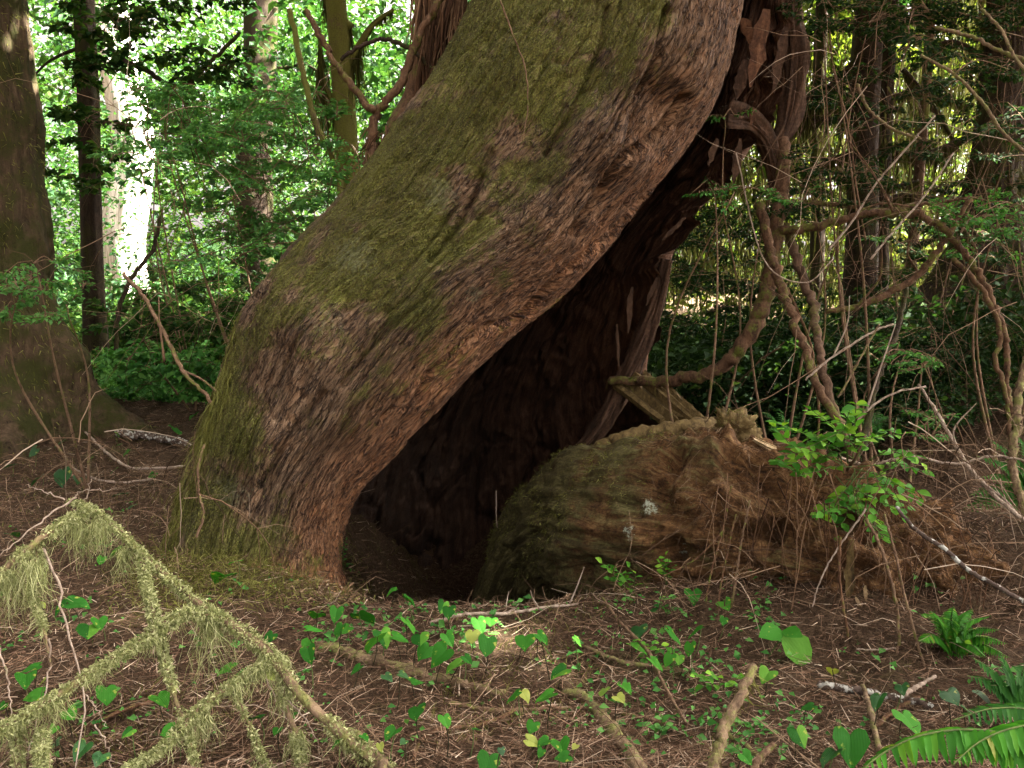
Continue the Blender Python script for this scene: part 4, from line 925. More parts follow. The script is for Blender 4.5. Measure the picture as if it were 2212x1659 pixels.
# ================================================================== HEART-LEAF PLANTS (each one a thing)
def heart_mesh(name, mat, seed):
    rng = np.random.default_rng(seed)
    # outline of one half from notch to tip (x, y); y to the tip, stalk at the origin
    half = np.array([(0.0, 0.0), (0.10, -0.12), (0.24, -0.19), (0.38, -0.15), (0.47, 0.0), (0.47, 0.18), (0.40, 0.38), (0.27, 0.58), (0.12, 0.74), (0.0, 0.86)])
    mid = np.array([(0.0, y) for y in (0.0, 0.0, 0.0, 0.02, 0.08, 0.2, 0.38, 0.56, 0.72, 0.86)])
    fold, curl = rng.uniform(0.05, 0.55), rng.uniform(0.1, 1.1); half = half * np.array([rng.uniform(0.82, 1.12), 1]) + rng.normal(size=half.shape) * 0.014 * np.array([1, 1]) * (np.arange(10) % 9 > 0)[:, None]
    V = []; F = []
    for sgn in (1, -1):
        o = len(V)
        for j in range(3):
            f = j / 2
            for k in range(10):
                x, y = mid[k] * (1 - f) + half[k] * f
                wv = 0.03 * math.sin(k * 1.7 + seed) * f
                z = abs(x) * fold - curl * 0.35 * (y - 0.1) ** 2 - 0.45 * x * x + wv
                V.append((x * sgn, y, z))
        for j in range(2):
            for k in range(9):
                q = [o + j * 10 + k, o + (j + 1) * 10 + k, o + (j + 1) * 10 + k + 1, o + j * 10 + k + 1]
                F.append(q if sgn > 0 else q[::-1])
    return mesh_data(name, np.array(V), np.array(F), mat)
HEART = {c: [heart_mesh('heart_leaf', M[m], 5 * s + i) for s in range(8)] for i, (c, m) in enumerate((('g', 'heart'), ('y', 'heart_yellow'), ('d', 'heart_dark')))}
ZB = lambda L, ou, ov: [(ou + x * 0.336, ov + y * 0.336, s * 0.336, c[0] if c else 'g') for x, y, s, *c in L]
PL = ZB([(330, 515, 75), (445, 575, 100), (660, 610, 90), (700, 645, 95), (165, 675, 140), (450, 730, 115), (210, 840, 180), (280, 810, 120), (385, 815, 110), (515, 820, 130), (700, 820, 95),
         (900, 730, 110), (970, 705, 70), (850, 800, 85, 'y'), (945, 860, 130), (545, 900, 130), (640, 930, 150), (735, 990, 120), (820, 950, 75), (105, 1015, 80), (490, 1085, 110), (1190, 835, 140),
         (1300, 810, 90), (1325, 880, 120), (1530, 830, 75), (1410, 1030, 120), (1110, 1190, 110), (1190, 1180, 90, 'y'), (1320, 1190, 130), (490, 1290, 125), (680, 1345, 85), (880, 1395, 60),
         (330, 1430, 110), (260, 1515, 60, 'y'), (1235, 1385, 85), (1240, 1480, 100, 'y'), (1310, 1480, 90), (1425, 1510, 120), (1430, 1575, 100), (1510, 1510, 50, 'y'), (950, 1620, 130),
         (1690, 1155, 75, 'y'), (1840, 1135, 90), (1800, 1200, 70, 'y'), (1915, 880, 120), (2150, 800, 130), (2030, 980, 110), (2110, 950, 90), (2180, 950, 80), (1920, 770, 110, 'd'), (20, 760, 100),
         (405, 1480, 50, 'd'), (310, 1065, 80, 'd'), (410, 1050, 70, 'd'), (1040, 1540, 50, 'd'), (160, 1450, 60), (1290, 1550, 60)], 734.5, 1106)
PL += ZB([(85, 545, 110), (290, 595, 85), (280, 700, 70), (100, 775, 110), (60, 880, 90), (555, 1050, 110), (820, 1255, 95), (770, 1450, 130), (430, 1585, 90), (1480, 1350, 170), (1100, 1520, 220),
          (960, 1580, 160, 'd'), (980, 1025, 80, 'y'), (1270, 1220, 120, 'd'), (1430, 1140, 100, 'd'), (1750, 1190, 110, 'd'), (1960, 1190, 120, 'd'), (1860, 1290, 100, 'd')], 1468.9, 1106)
PL += ZB([(1420, 415, 150), (1505, 320, 80), (740, 265, 90), (500, 590, 130), (390, 630, 110), (275, 600, 50, 'y'), (570, 760, 130), (640, 720, 90), (165, 1075, 130), (200, 1000, 110), (220, 1180, 120),
          (275, 1095, 60, 'y'), (685, 1180, 130), (1040, 1210, 120), (1450, 1010, 120), (1540, 1040, 110), (1740, 1045, 100, 'y'), (1985, 915, 110), (2030, 660, 110), (2160, 660, 100), (2020, 760, 110),
          (2180, 760, 90), (1970, 840, 90), (1730, 810, 80), (1640, 1330, 100), (1780, 1410, 70), (820, 1420, 80), (1080, 1410, 90), (20, 1370, 60), (450, 1300, 90), (340, 1400, 70), (640, 200, 90),
          (650, 310, 60), (15, 1250, 50), (2160, 1490, 80), (90, 150, 80, 'd'), (520, 1540, 120, 'd'), (640, 1590, 110, 'd'), (350, 1490, 80, 'd')], 0, 1106)
PL += ZB([(1240, 1030, 70), (1135, 1120, 90), (600, 1010, 70), (600, 1050, 60), (380, 1210, 70, 'd'), (210, 1260, 70, 'd'), (400, 1420, 130, 'd'), (240, 1440, 110, 'd'), (510, 1440, 90, 'd'),
          (755, 1150, 40), (760, 1215, 40), (810, 1265, 50), (575, 1305, 40), (730, 1380, 50), (770, 1530, 90, 'd'), (975, 1415, 60), (60, 1350, 70, 'd'), (840, 1610, 60, 'd')], 0, 553)
ORD = 'first second third fourth fifth sixth seventh eighth ninth tenth eleventh twelfth thirteenth fourteenth fifteenth sixteenth seventeenth eighteenth nineteenth twentieth'.split()
def region(u, v):
    if v < 1000: return 'below the left tree by the lichened pole'
    if u < 300 and v < 1120: return 'on dark ground above the mossy dead branch'
    if u < 640 and v < 1330: return 'behind the upper fork of the dead branch'
    if u < 640 and v < 1490: return 'seen between the arms of the dead branch'
    if u < 640: return 'under the lowest arms of the dead branch'
    if u < 1100 and v < 1345: return 'at the lip of the hollow'
    if u < 900 and v < 1480: return 'on the litter left below the hollow'
    if u < 1250 and v < 1480: return 'on the litter straight below the hollow'
    if u < 1100: return 'left of the thick mossy stick'
    if u < 1300 and v >= 1480: return 'around the thick mossy stick'
    if u < 1680 and v < 1400: return 'among the twigs before the log'
    if u < 1680: return 'beside the upright mossy stick'
    if v < 1520: return 'around the white-spotted stick'
    return 'near the bright fern'
def heart_plants():
    rng = np.random.default_rng(2); groups = {}
    for p in PL: groups.setdefault(region(p[0], p[1]), []).append(p)
    proto = None
    for reg, lst in groups.items():
        lst.sort(key=lambda p: p[0])
        for k, (u, v, s, c) in enumerate(lst):
            hgt = rng.uniform(0.05, 0.11)
            pos = G(u, v, hgt); Y = pos[1]; size = PX(s, Y) * 1.2
            if Y > 12: continue
            base = np.array([pos[0] + rng.normal() * 0.012, Y + rng.uniform(0.0, 0.03), 0.0]); base[2] = TZ(base[0], base[1]) - 0.01
            word = {'g': 'green', 'y': 'yellowing', 'd': 'dark green'}[c]
            e = empty('heart_leaf_plant', base, '%s heart-shaped leaf %s, %s from left' % (word, reg, ORD[k] if k < 20 else 'last'), 'leafy plant', 'heart-leaved plants on the forest floor')
            az = rng.normal(math.pi, 1.1)                      # tip mostly towards the viewer and down
            tilt = rng.uniform(0.1, 0.8)
            R = Matrix.Rotation(az, 4, 'Z') @ Matrix.Rotation(-tilt, 4, 'X') @ Matrix.Rotation(rng.normal() * 0.3, 4, 'Y')
            dirv = np.array(R.to_3x3() @ Vector((0, 1, 0)))
            top = pos - dirv * size * 0.35
            Mx = Matrix.Translation(Vector(top - base)) @ R @ Matrix.Diagonal((size * rng.uniform(0.92, 1.15), size, size, 1))
            put('leaf', HEART[c][int(rng.integers(0, 8))], e, Mx)
            pts = smooth_line(np.array([base, (base + top) / 2 + rng.normal(size=3) * 0.006, top]), 7)
            world_part('stem', *tube(pts, [0.0016, 0.0012], 5, cap=False), M['stem_dark'] if rng.uniform() < 0.6 else M['stem_green'], e)
heart_plants()

# ------------------------------------------------------------------ leafy sprigs
def leaf_mesh(name, mat, wid=0.5):
    ys = [0, 0.2, 0.45, 0.7, 0.9, 1.0]; ws = [0.02, 0.33, 0.5, 0.38, 0.15, 0.0]
    V, F = [], []
    for y, w_ in zip(ys, ws):
        for s_ in (-1, 0, 1): V.append((s_ * w_ * wid, y, abs(s_) * w_ * 0.18 - 0.18 * (y - 0.3) ** 2))
    for k in range(5):
        for j in range(2): a = k * 3 + j; F.append([a, a + 1, a + 4, a + 3])
    return mesh_data(name, np.array(V), np.array(F), mat)
HL = leaf_mesh('huckleberry_leaf', M['huckle'], 0.58); SL = leaf_mesh('shade_leaf', M['shade_leaf'], 0.58); LL = leaf_mesh('lance_leaf', M['heart'], 0.75)
def frame(dirv, nrm, scale, loc):
    d = unit(dirv); s_ = unit(np.cross(d, nrm)); n = np.cross(s_, d)
    m = Matrix(((s_[0] * scale, d[0] * scale, n[0] * scale, loc[0]), (s_[1] * scale, d[1] * scale, n[1] * scale, loc[1]), (s_[2] * scale, d[2] * scale, n[2] * scale, loc[2]), (0, 0, 0, 1)))
    return m
def sprig(root, pts, rad_, leaf, llen, gap, mat, rng, start=0.25, both=True, single=True):
    """a twig with alternate leaves; every leaf its own object"""
    pts = smooth_line(pts, 16); base = np.array(root.location)
    st = world_part('twig', *tube(pts, [rad_, rad_ * 0.45], 6, 0.15, 1), mat, root)
    d = np.concatenate([[0], np.cumsum(np.linalg.norm(np.diff(pts, axis=0), axis=1))]); Ln = d[-1]; x = Ln * start; k = 0
    while x <= Ln + 1e-6:
        p = np.array([np.interp(x, d, pts[:, i]) for i in range(3)]); i = min(np.searchsorted(d, x), len(pts) - 1); i = max(i, 1)
        t = unit(pts[i] - pts[i - 1]); sd = unit(np.cross(t, [0, 0, 1.0])) * (1 if k % 2 else -1)
        dv = t * 0.55 + sd * 0.9 + np.array([0, 0, rng.normal() * 0.25 - 0.1]) if x < Ln - gap * 0.5 else t
        nrm = np.array([0, -0.45, 1.0]) + rng.normal(size=3) * 0.35
        put('leaf', leaf, st, frame(dv, nrm, llen * rng.uniform(0.75, 1.2), p - base))
        x += gap * rng.uniform(0.8, 1.2); k += 1
def log_huckleberry():
    rng = np.random.default_rng(14)
    base = P(1830, 1010, 3.1); base[2] -= 0.05
    root = empty('huckleberry_bush', base, 'bright green small-leaved huckleberry bush growing on the right of the fallen log', 'bush')
    world_part('stem', *tube(smooth_line(UV([(1830, 1015, 3.1), (1850, 985, 3.0), (1870, 940, 2.98)], 3), 10), [0.006, 0.003], 7, 0.2, 2), M['twig'], root)
    tw = [[(1830, 1010), (1790, 990), (1740, 975), (1680, 985)], [(1820, 1000), (1770, 950), (1720, 925), (1672, 915)], [(1830, 1000), (1830, 960), (1800, 910), (1755, 888)], [(1835, 1000), (1830, 930), (1838, 880)],
          [(1840, 1000), (1870, 960), (1900, 935), (1950, 930)], [(1850, 1010), (1900, 1000), (1950, 1000), (1985, 1015)], [(1850, 1015), (1900, 1030), (1950, 1045), (1985, 1065)], [(1840, 1010), (1800, 1010), (1760, 1015), (1720, 1030)],
          [(1845, 1015), (1860, 1060), (1910, 1090), (1975, 1105)], [(1840, 1020), (1820, 1070), (1800, 1110), (1770, 1120)], [(1850, 1030), (1850, 1080), (1870, 1120), (1915, 1160)], [(1840, 1030), (1830, 1090), (1820, 1120), (1790, 1145)],
          [(1850, 1110), (1875, 1120), (1895, 1140), (1905, 1165)], [(1880, 985), (1920, 975), (1960, 985)], [(1800, 985), (1780, 960), (1760, 930)], [(1850, 1060), (1890, 1060), (1930, 1075)]]
    tw = tw + [[(a_[0] + rng.normal() * 22, a_[1] + rng.normal() * 18) for a_ in t_] for t_ in tw[:12]]
    for pl in tw:
        Y1 = rng.uniform(2.8, 3.0); pts = np.array([P(p[0] + rng.normal() * 4, p[1] + rng.normal() * 4, 3.06 + (Y1 - 3.06) * i / (len(pl) - 1)) for i, p in enumerate(pl)])
        sprig(root, pts, 0.0022, HL, 0.042, 0.019, M['stem_green'], rng)
log_huckleberry()
def sprig_plant(name, label, base_uv, tips, Y, leaf, llen, gap, cat='seedling', group='small leafy sprigs', ground=True, seed=0):
    rng = np.random.default_rng(seed + 60)
    b = G(*base_uv) if ground else P(base_uv[0], base_uv[1], Y)
    root = empty(name, b, label, cat, group)
    for tp in tips:
        t = P(tp[0], tp[1], b[1] - 0.05 + rng.normal() * 0.02)
        m = (b + t) / 2 + np.array([rng.normal() * 0.01, 0, 0.02])
        sprig(root, np.array([b, m, t]), 0.0016, leaf, llen, gap, M['stem_green'], rng, 0.35)
SG = 'small leafy sprigs'
sprig_plant('leafy_sprig', 'bright sprig in front of the green face of the log', (1370, 1290), [(1300, 1215), (1330, 1230), (1360, 1225), (1315, 1250)], 3, HL, 0.034, 0.017, seed=1)
sprig_plant('leafy_sprig', 'upright bright sprig right of the sprig before the log', (1440, 1270), [(1440, 1195), (1425, 1215), (1455, 1225)], 3, HL, 0.028, 0.016, seed=2)
sprig_plant('leafy_sprig', 'yellow-green sprig beneath the lacy fern on the right slope', (2045, 1400), [(1985, 1325), (2070, 1395), (2030, 1360), (2085, 1385)], 2.7, HL, 0.03, 0.016, seed=3)
sprig_plant('leafy_sprig', 'low bright sprig left of the upright mossy stick', (1560, 1500), [(1500, 1460), (1535, 1455), (1600, 1460), (1590, 1480), (1510, 1490)], 2.4, HL, 0.026, 0.015, seed=4)
sprig_plant('leafy_sprig', 'small sprig at the bottom right of the upright mossy stick', (1620, 1580), [(1590, 1570), (1645, 1560), (1660, 1575)], 2.1, SL, 0.022, 0.013, seed=5)
sprig_plant('leafy_sprig', 'thin sprig standing at the edge of the trunk foot by the hollow', (742, 1235), [(748, 1165), (735, 1190), (760, 1220), (775, 1240)], 3.2, SL, 0.02, 0.014, seed=6)
sprig_plant('leafy_sprig', 'bright sprig cluster in the litter right of centre', (1400, 1420), [(1370, 1380), (1420, 1385), (1440, 1400), (1385, 1430), (1360, 1440)], 2.7, HL, 0.026, 0.016, seed=7)
sprig_plant('leafy_sprig', 'green sprig among dry stems under the log face', (1440, 1330), [(1420, 1280), (1450, 1290), (1470, 1320), (1420, 1320)], 3.0, SL, 0.028, 0.016, seed=8)
sprig_plant('leafy_sprig', 'dark sprig in the bottom litter right of centre', (1420, 1600), [(1390, 1570), (1430, 1550), (1450, 1570), (1410, 1610)], 2.1, SL, 0.026, 0.015, seed=9)
sprig_plant('leafy_sprig', 'sprig hanging low at the far right edge above the fern', (2190, 1480), [(2150, 1440), (2200, 1445), (2212, 1470), (2170, 1475)], 2.3, SL, 0.026, 0.015, seed=10)
def lance_plant():
    b = G(1660, 1420); b2 = P(1690, 1362, b[1]); root = empty('lance_leaf_plant', b, 'drooping plant with two long pointed leaves below the orange log rot', 'leafy plant')
    st = world_part('stem', *tube(smooth_line(np.array([b, (b + b2) / 2 + np.array([0.01, 0, 0.01]), b2]), 10), [0.0025, 0.0015], 6), M['stem_green'], root)
    for u, v, L_, dz in [(1645, 1372, 0.09, 0.1), (1735, 1420, 0.13, -0.5), (1720, 1370, 0.07, 0.0)]:
        d = P(u, v, b2[1] - 0.04) - b2
        put('leaf', LL, root, frame(d, np.array([0, -0.8, 1.0]), L_, b2 - np.array(root.location)))
lance_plant()

# ------------------------------------------------------------------ ferns
def pinna_mesh(name, mat, lob=False):
    n = 7; V, F = [], []
    for k in range(n):
        f = k / (n - 1); w_ = 0.155 * (1 - f ** 2.2) ** 0.8 * (1.15 if k == 0 else 1) + 0.004
        for s_ in (-1, 0, 1): V.append((s_ * w_, f, (-0.05 if s_ == 0 else 0.0) - 0.22 * f * f + (0.015 * math.sin(f * 15) * s_)))
    for k in range(n - 1):
        for j in range(2): a = k * 3 + j; F.append([a, a + 1, a + 4, a + 3])
    return mesh_data(name, np.array(V), np.array(F), mat)
PIN = pinna_mesh('fern_leaflet', M['fern']); PIN_S = pinna_mesh('fern_leaflet_shade', M['fern_shade'])
def frond(root, pts, plen, n, pin, mat, rng, single=True, nrm=np.array([0, -0.35, 1.0]), taper=True, droop=0.35):
    pts = smooth_line(pts, 40); base = np.array(root.location)
    st = world_part('frond', *tube(pts, [0.0028, 0.0012], 6, cap=False), mat, root)
    A = Acc(); me = pin
    mv = np.array([v.co for v in me.vertices]); mf = np.array([list(p.vertices) for p in me.polygons])
    for k in range(n):
        f = 0.06 + 0.94 * k / (n - 1); i = min(int(f * 39), 38); p = pts[i] * (1 - (f * 39 - i)) + pts[i + 1] * (f * 39 - i) if i < 39 else pts[39]
        t = unit(pts[i + 1] - pts[i])
        Lk = plen * (min(1, 0.75 + f) * (1 - f ** 2.5) ** 0.9 + 0.06 if taper else 1) * rng.uniform(0.92, 1.06)
        for s_ in (1, -1):
            sd = unit(np.cross(t, nrm)) * s_
            dv = sd + t * 0.28 + np.array([0, 0, -droop]) + rng.normal(size=3) * 0.05
            Mx = frame(dv, nrm + rng.normal(size=3) * 0.12, Lk, p - base)
            if single and rng.uniform() < 0.06: continue
            if single: put('leaflet', me, st, Mx @ Matrix.Rotation(rng.normal() * 0.25, 4, 'Y'))
            else:
                R = np.array(Mx); A.add(mv @ R[:3, :3].T + R[:3, 3], mf)
    if not single: put('leaflets', mesh_data('leaflets', *A.get(), me.materials[0]), st)
    return st
def ferns():
    rng = np.random.default_rng(77)
    r = empty('sword_fern', P(2330, 1760, 1.5), 'bright green sword fern frond arching in at the bottom right corner', 'fern')
    frond(r, np.array([P(2330, 1720, 1.55), P(2240, 1615, 1.5), P(2130, 1578, 1.47), P(2000, 1586, 1.45), P(1900, 1632, 1.43), P(1830, 1700, 1.41)]), 0.066, 46, PIN, M['stem_green'], rng, True, np.array([0.0, -0.3, 1.0]), True, 0.7)
    frond(r, np.array([P(2400, 1660, 1.55), P(2290, 1570, 1.5), P(2200, 1570, 1.48), P(2120, 1600, 1.45), P(2060, 1650, 1.42)]), 0.065, 32, PIN, M['stem_green'], rng, True, np.array([0.0, -0.3, 1.0]), True, 0.6)
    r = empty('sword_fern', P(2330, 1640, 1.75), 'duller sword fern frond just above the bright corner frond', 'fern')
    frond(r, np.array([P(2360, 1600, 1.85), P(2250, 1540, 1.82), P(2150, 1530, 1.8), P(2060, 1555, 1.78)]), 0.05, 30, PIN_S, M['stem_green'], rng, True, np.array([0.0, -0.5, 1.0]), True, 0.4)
    r = empty('lacy_fern', P(2110, 1440, 2.55), 'soft lacy fern spreading on the right slope by the log end', 'fern')
    for tip in [(2160, 1360), (2175, 1390), (2100, 1315), (2010, 1320), (2140, 1330), (1985, 1385), (2180, 1420), (2060, 1310), (2130, 1420)]:
        frond(r, np.array([P(2050, 1405, 2.55), P((2050 + tip[0]) / 2, (1405 + tip[1]) / 2 - 22, 2.5), P(tip[0], tip[1], 2.44)]), 0.036, 26, PIN, M['stem_green'], rng, False)
    r = empty('lacy_fern', P(2180, 1560, 2.3), 'dark fern clump at the right edge above the corner fern', 'fern')
    for tip in [(2100, 1420), (2160, 1410), (2215, 1430), (2090, 1460), (2140, 1480), (2220, 1480)]:
        frond(r, np.array([P(2200, 1530, 2.25), P((2200 + tip[0]) / 2, (1530 + tip[1]) / 2 - 20, 2.22), P(tip[0], tip[1], 2.2)]), 0.05, 16, PIN_S, M['stem_green'], rng, False)
    r = empty('small_fern', G(1880, 1475), 'small fern beside the rotten end of the log', 'fern')
    for tip in [(1815, 1452), (1850, 1485), (1900, 1440), (1910, 1470)]:
        frond(r, np.array([P(1878, 1472, 2.55), P((1878 + tip[0]) / 2, (1472 + tip[1]) / 2 - 12, 2.52), P(tip[0], tip[1], 2.5)]), 0.028, 14, PIN_S, M['stem_green'], rng, False)
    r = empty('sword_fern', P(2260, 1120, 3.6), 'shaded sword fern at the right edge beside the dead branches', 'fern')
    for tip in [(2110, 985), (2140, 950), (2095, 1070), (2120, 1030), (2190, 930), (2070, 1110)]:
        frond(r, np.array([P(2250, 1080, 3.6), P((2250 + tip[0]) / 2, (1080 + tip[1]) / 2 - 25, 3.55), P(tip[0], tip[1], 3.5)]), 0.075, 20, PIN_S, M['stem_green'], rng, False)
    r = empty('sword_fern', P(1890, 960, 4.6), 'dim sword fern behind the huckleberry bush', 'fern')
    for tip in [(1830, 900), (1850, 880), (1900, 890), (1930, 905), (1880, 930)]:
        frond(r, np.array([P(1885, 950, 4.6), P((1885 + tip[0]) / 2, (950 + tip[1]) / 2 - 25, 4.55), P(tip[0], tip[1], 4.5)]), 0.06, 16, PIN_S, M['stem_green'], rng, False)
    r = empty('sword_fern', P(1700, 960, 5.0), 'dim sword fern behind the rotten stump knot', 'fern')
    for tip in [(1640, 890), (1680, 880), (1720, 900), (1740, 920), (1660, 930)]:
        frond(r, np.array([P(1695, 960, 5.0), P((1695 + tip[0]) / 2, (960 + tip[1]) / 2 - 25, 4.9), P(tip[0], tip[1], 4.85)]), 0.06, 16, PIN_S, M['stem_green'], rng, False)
ferns()

# ================================================================== STEMS AND DEAD BRANCHES ON THE RIGHT
stick('curved_limb', [(1318, 822, 4.55), (1380, 822, 4.5), (1460, 822, 4.4), (1545, 800, 4.3), (1605, 745, 4.25), (1645, 670, 4.25), (1665, 580, 4.3), (1680, 480, 4.35), (1690, 400, 4.4), (1690, 300, 4.45)], [9, 12, 14, 16, 17, 16, 15, 14], M['bark_red'],
      'smooth reddish limb sweeping in a curve from the hollow up to the right', 'branch', nseg=16, moss=500)
ST = 'woody shrub stems behind the log'
def shrub_stem(pl, rp, mat, label, Y, sides=(), moss=0, cat='shrub stem'):
    return stick('shrub_stem', pl, [x * 0.78 for x in rp], mat, label, cat, Y=Y, group=ST, sides=sides, moss=moss, nseg=9)
shrub_stem([(1640, 440), (1668, 560), (1700, 650), (1735, 745), (1765, 830), (1812, 925), (1850, 1000)], [15, 14, 12, 11, 12], M['bark_red'], 'reddish stem rising beside the curved limb, foot behind the huckleberry', (4.3, 3.5), moss=250)
shrub_stem([(1700, 480), (1720, 560), (1755, 660), (1768, 740), (1785, 840), (1830, 960)], [14, 13, 11, 12], M['bark_brown'], 'brown stem just right of the reddish stem beside the curved limb', (4.4, 3.7), moss=250)
shrub_stem([(1700, 620), (1750, 740), (1762, 830), (1770, 900), (1760, 985)], [4, 4, 3], M['twig_red'], 'thin red rootlet stem between the two thicker shrub stems', (4.2, 3.7))
shrub_stem([(1960, 620), (1935, 720), (1900, 800), (1880, 880), (1860, 980)], [7, 9, 10], M['bark_dark'], 'dark slanting stem right of the paired shrub stems', (4.6, 3.9), moss=200)
shrub_stem([(1785, 672), (1850, 662), (1920, 632), (1985, 592), (2040, 520), (2095, 430)], [7, 10, 10, 8, 6], M['bark_red'], 'reddish limb sweeping up right from the shrub stems', (4.3, 4.3), sides=[([(1850, 662, 4.3), (1900, 600, 4.3), (1905, 520, 4.3)], 3), ([(1985, 592, 4.3), (1960, 540, 4.3), (1990, 480, 4.3)], 3)], moss=150)
shrub_stem([(1690, 500), (1760, 490), (1830, 472), (1930, 458), (2010, 475), (2080, 540), (2140, 640), (2170, 740), (2180, 860), (2200, 960)], [13, 11, 10, 9, 8, 7], M['bark_red'], 'long brown limb crossing level then bending down at the right edge', (4.3, 3.8), sides=[([(1830, 472, 4.2), (1900, 440, 4.2), (1990, 450, 4.2)], 4), ([(1930, 458, 4.1), (1890, 380, 4.1), (1830, 300, 4.1)], 3.5)], moss=200)
shrub_stem([(1680, 450), (1780, 440), (1900, 455), (2000, 440), (2120, 425)], [7, 6, 4], M['bark_red'], 'thin level limb just above the long bending limb', (4.5, 4.4), moss=120)
shrub_stem([(2230, 740), (2205, 830), (2195, 920), (2188, 1010), (2205, 1080), (2240, 1150)], [11, 12, 10], M['twig_moss'], 'mossy stem standing at the right edge', (3.3, 3.0), moss=500)
shrub_stem([(2060, 560), (2125, 630), (2160, 720), (2150, 780), (2170, 840), (2185, 960)], [7, 7, 5], M['bark_red'], 'reddish stem hanging beside the mossy stem at the right edge', (4.0, 3.8))
DB = 'dead bare branches on the right'
def dead(pl, rp, label, Y, mat='twig', sides=()):
    stick('dead_branch', pl, [x * 0.75 for x in rp], M[mat], label, 'branch', Y=Y, group=DB, sides=sides, nseg=7)
dead([(1985, 830), (2030, 900), (2080, 990), (2120, 1040), (2165, 1085), (2240, 1145)], [4, 6, 7, 6], 'grey dead branch slanting to the right edge past the shaded fern', (3.6, 2.9), 'twig_pale', [([(2080, 990, 3.2), (2060, 930, 3.2), (2110, 870, 3.2)], 2.5), ([(2120, 1040, 3.1), (2190, 1100, 3.1), (2220, 1180, 3.1)], 3)])
dead([(1815, 990), (1880, 1005), (1960, 985), (2060, 1002), (2150, 985), (2230, 1000)], [4, 4, 3], 'thin dead branch lying level behind the huckleberry', (3.3, 3.1), 'twig_pale')
dead([(1935, 1095), (1985, 1150), (2040, 1185), (2090, 1230), (2150, 1265), (2230, 1310)], [5, 7, 7, 7], 'white-barked stick slanting down the right slope', (2.75, 2.45), 'twig_lichen')
dead([(1740, 820), (1800, 770), (1880, 720), (1930, 700)], [3, 3], 'pale dead twig rising over the shrub stems', (3.6, 3.6), 'twig_pale', [([(1800, 770, 3.6), (1830, 700, 3.6), (1835, 640, 3.6)], 2)])
dead([(1820, 960), (1870, 890), (1930, 850), (2000, 835)], [3, 3], 'pale forked twig above the huckleberry', (3.3, 3.3), 'twig_pale', [([(1870, 890, 3.3), (1900, 800, 3.3), (1935, 700, 3.3)], 2.5)])
dead([(1810, 860), (1850, 790), (1885, 725), (1900, 700)], [3, 2.5], 'straight olive twig crossing the dark stems', (3.5, 3.5), 'twig_moss')
dead([(1590, 330), (1650, 560), (1740, 610), (1800, 560)], [2, 2], 'thin drooping twig left of the curved limb top', (4.0, 4.0), 'twig_pale')
dead([(2120, 20), (2160, 60), (2190, 120), (2230, 170)], [4, 5], 'bare olive branch at the top right corner', (3.2, 3.0), 'twig_moss')
dead([(2020, 60), (2100, 80), (2160, 110), (2240, 140)], [5, 6], 'long bare branch below the top right corner branch', (3.3, 3.1), 'twig_moss')
dead([(1990, 120), (2060, 160), (2120, 220), (2170, 290), (2230, 340)], [4, 5, 5], 'bare branch curving down the upper right edge', (3.4, 3.2), 'twig_moss', [([(2060, 160, 3.3), (2110, 130, 3.3), (2180, 150, 3.3)], 2)])
dead([(1850, 180), (1880, 240), (1930, 280), (1990, 300)], [5, 4], 'short mossy branch before the paired dark trunks', (4.4, 4.3), 'twig_moss')
dead([(2020, 250), (1950, 330), (1890, 400), (1840, 480), (1790, 540)], [2.5, 3], 'straight thin pole slanting before the paired dark trunks', (4.0, 4.0), 'twig_pale')
dead([(2060, 330), (2000, 420), (1930, 500), (1880, 560)], [2.5, 3], 'second straight thin pole slanting right of the first', (4.1, 4.0), 'twig_pale')
dead([(1790, 30), (1800, 150), (1830, 260), (1850, 400), (1870, 520)], [2, 2.5], 'long hanging rootlet before the left dark trunk', (4.2, 4.2), 'twig')
dead([(1910, 1110), (1930, 1180), (1955, 1290), (1985, 1400), (2010, 1480)], [4, 4, 4], 'arching stem falling over the log end, right of two', (2.7, 2.45), 'twig')
dead([(1870, 1120), (1905, 1190), (1935, 1300), (1940, 1400), (1915, 1480)], [5, 5, 4], 'arching stem falling over the log end, left of two', (2.72, 2.5), 'twig')
dead([(1870, 1100), (1800, 1200), (1770, 1260), (1755, 1310)], [3, 2], 'fine twig drooping left down the log face', (2.8, 2.75), 'twig_pale')
dead([(1815, 1160), (1815, 1260), (1830, 1360), (1838, 1440)], [4, 4], 'straight brown rootlet hanging down the log face', (2.74, 2.62), 'twig_red')
dead([(1580, 1050), (1560, 1150), (1535, 1240), (1520, 1340)], [3, 3], 'leaning dry stem before the orange log face, leftmost', (3.05, 2.9), 'twig_red', [([(1560, 1150, 3.0), (1500, 1210, 3.0), (1420, 1250, 3.0)], 2.5)])
dead([(1590, 1110), (1570, 1200), (1555, 1280), (1550, 1350)], [3, 3], 'leaning dry stem before the orange log face, second of three', (3.0, 2.88), 'twig_red')
dead([(1620, 1080), (1600, 1180), (1585, 1280), (1570, 1350)], [3, 4], 'leaning dry stem before the orange log face, rightmost', (3.0, 2.86), 'twig')
dead([(1935, 1400), (1895, 1404), (1850, 1402)], [3, 2], 'short forked dry twig on the litter slope', (2.55, 2.55), 'twig_pale')
dead([(1072, 1060), (1072, 1110), (1074, 1140)], [1.4, 0.9], 'hair-thin pale stalk hanging in the hollow', (3.9, 3.9), 'twig_pale')
